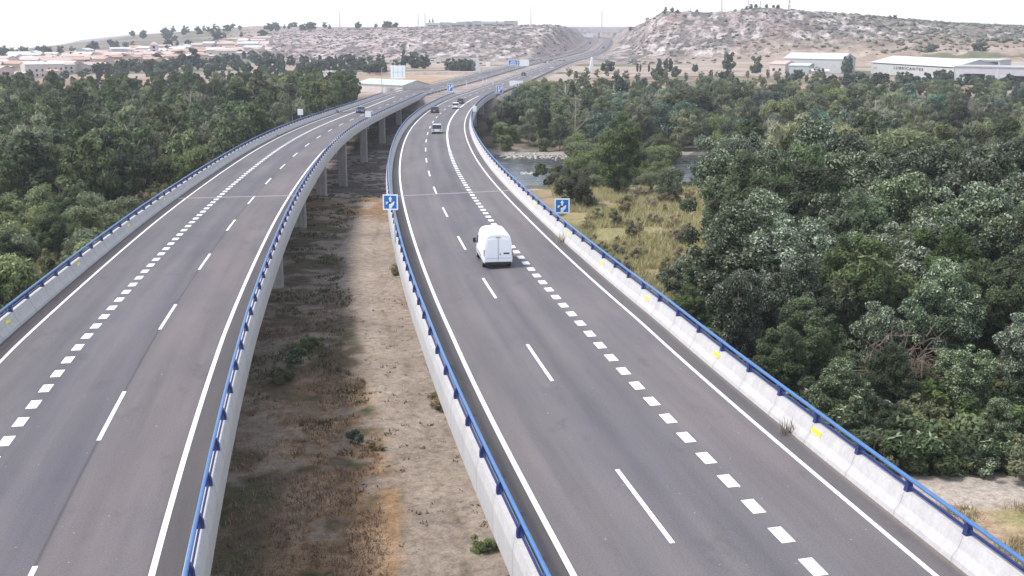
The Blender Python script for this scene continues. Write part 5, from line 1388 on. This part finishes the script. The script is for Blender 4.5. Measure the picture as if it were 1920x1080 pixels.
# scrub on the rocky hills
def hill_scrub():
    r = np.random.default_rng(9); X = []; Y = []
    n = 15000; px = r.uniform(380, 2000, n); y = r.uniform(690, 1300, n); x = (px - CX) / F * .975 * y
    dens = np.where(px > 1180, np.interp(px, [1180, 1400, 1600, 1700, 1950], [.40, .35, .40, .8, .95]), np.interp(px, [380, 760, 1080], [.25, .35, .3]))
    k = (r.uniform(0, 1, n) < dens * (.25 + .9 * (fbm(x / 35, y / 35, 3, 55) > .47))) & ~((px > 1060) & (px < 1180)); x, y = x[k], y[k]
    s = r.uniform(.45, 1.5, len(x)) * np.interp(px[k], [1180, 1650], [.85, 1.25]); z = terrain(x, y)
    m_ = len(ICV); V = (ICV[None] * r.uniform(.7, 1.2, (len(x), m_, 1)) * np.array([1.25, 1.25, .75]) * s[:, None, None] + np.c_[x, y, z + s * .2][:, None]).reshape(-1, 3)
    Fc = (ICF[None] + (np.arange(len(x)) * m_)[:, None, None]).reshape(-1, 3)
    t = np.repeat(r.uniform(.0, .85, len(x)), m_); col = np.c_[t, np.repeat(r.uniform(0, 1, len(x)), m_), t * 0]
    o = obj('hill_scrub', mkmesh('hill_scrub', V, Fc, M['lf_hill'], attrs={'leaf': col})); tag(o, 'dark scrub dotted over the pale rocky hills', 'scrub', None, 'stuff')
M['lf_hill'] = leafmat('hill_scrub_leaves', (.045, .050, .034), (.12, .12, .085), None, 0)
hill_scrub()
# pale boulders and foam at the river's edge
def stones():
    r = np.random.default_rng(19); n = 260
    px = r.uniform(935, 1075, n); y = np.where(r.uniform(0, 1, n) < .8, r.normal(259, 2.2, n) - (px - 935) * .0, r.normal(229, 1.0, n)); px = np.where(y < 240, r.uniform(978, 1018, n), px)
    x = (px - CX) / F * .975 * y; s = r.uniform(.12, .36, n); z = np.maximum(terrain(x, y), -13.1)
    m_ = len(ICV); V = (ICV[None] * r.uniform(.7, 1.2, (n, m_, 1)) * np.array([1.3, 1.3, .7]) * s[:, None, None] + np.c_[x, y, z][:, None]).reshape(-1, 3)
    Fc = (ICF[None] + (np.arange(n) * m_)[:, None, None]).reshape(-1, 3)
    tag(obj('river_stones', mkmesh('river_stones', V, Fc, M['stone'])), 'pale stones along the far edge of the river', 'stones', None, 'stuff')
M['stone'] = simple('pale_stone', (.45, .43, .38), .85, .2, 1)
stones()
# rocks and debris on the shaded gravel under the left viaduct
def debris():
    r = np.random.default_rng(29); n = 900
    y = r.uniform(168, 300, n); x = np.interp(y, LY, LX) + r.uniform(-12, 16, n); s = r.uniform(.12, .5, n); z = terrain(x, y)
    m_ = len(ICV); V = (ICV[None] * r.uniform(.7, 1.2, (n, m_, 1)) * np.array([1.6, 1.1, .5]) * s[:, None, None] + np.c_[x, y, z][:, None]).reshape(-1, 3)
    Fc = (ICF[None] + (np.arange(n) * m_)[:, None, None]).reshape(-1, 3)
    tag(obj('gravel', mkmesh('gravel', V, Fc, M['debris'])), 'dark stones on the river gravel under the left viaduct', 'gravel', None, 'stuff')
M['debris'] = simple('dark_stone', (.12, .11, .095), .9, .4, .5)
debris()
# concrete sill across the gravel under the viaducts
x0, x1 = -42, -12
root = empty('concrete_sill', (x0, 167, gz(-25, 167)), 0, 'low concrete sill running across the gravel under the left viaduct', 'sill')
mb = MB(); mb.box(0, x1 - x0, -.5, .9, -1.5, .55); mb.build('wall', M['deckc'], root)
# weeds on the parapet foot
def weed(s, o, h, lab):
    q, _ = P3('R', s, o, 0); q = q[0]; root = empty('weed', tuple(q), 0, lab, 'weed'); r = np.random.default_rng(int(s))
    V, Fc, col = blades(r, np.full(8, 0.) + r.normal(0, .12, 8), r.normal(0, .12, 8), np.zeros(8), np.full(8, h), .025, .3, 5)
    obj('leaves', mkmesh('leaves', V, Fc, M['lf_dry'], attrs={'leaf': col}), root)
weed(22.6, 10.98, .75, 'yellowish weed growing at the foot of the right parapet near the big yellow reflector')
weed(66.5, 10.98, .9, 'yellow flowering weed at the foot of the right parapet right of the van')
flush_trees(300)
# haze
HAZE = 0.0002
bm_ = MB(); bm_.box(-4200, 4200, -60, 6200, -260, 78)
hz_o = bm_.build('haze', [], None)
hm = bpy.data.materials.new('haze'); hm.use_nodes = True; hn = hm.node_tree; hn.nodes.remove(hn.nodes['Principled BSDF'])
pv = hn.nodes.new('ShaderNodeVolumePrincipled'); pv.inputs['Density'].default_value = HAZE; pv.inputs['Color'].default_value = (.93, .93, 1.0, 1); pv.inputs['Anisotropy'].default_value = .2
hn.links.new(pv.outputs[0], hn.nodes['Material Output'].inputs['Volume']); hz_o.data.materials.append(hm); hz_o['kind'] = 'stuff'; hz_o['label'] = 'thin pale haze over the whole valley'
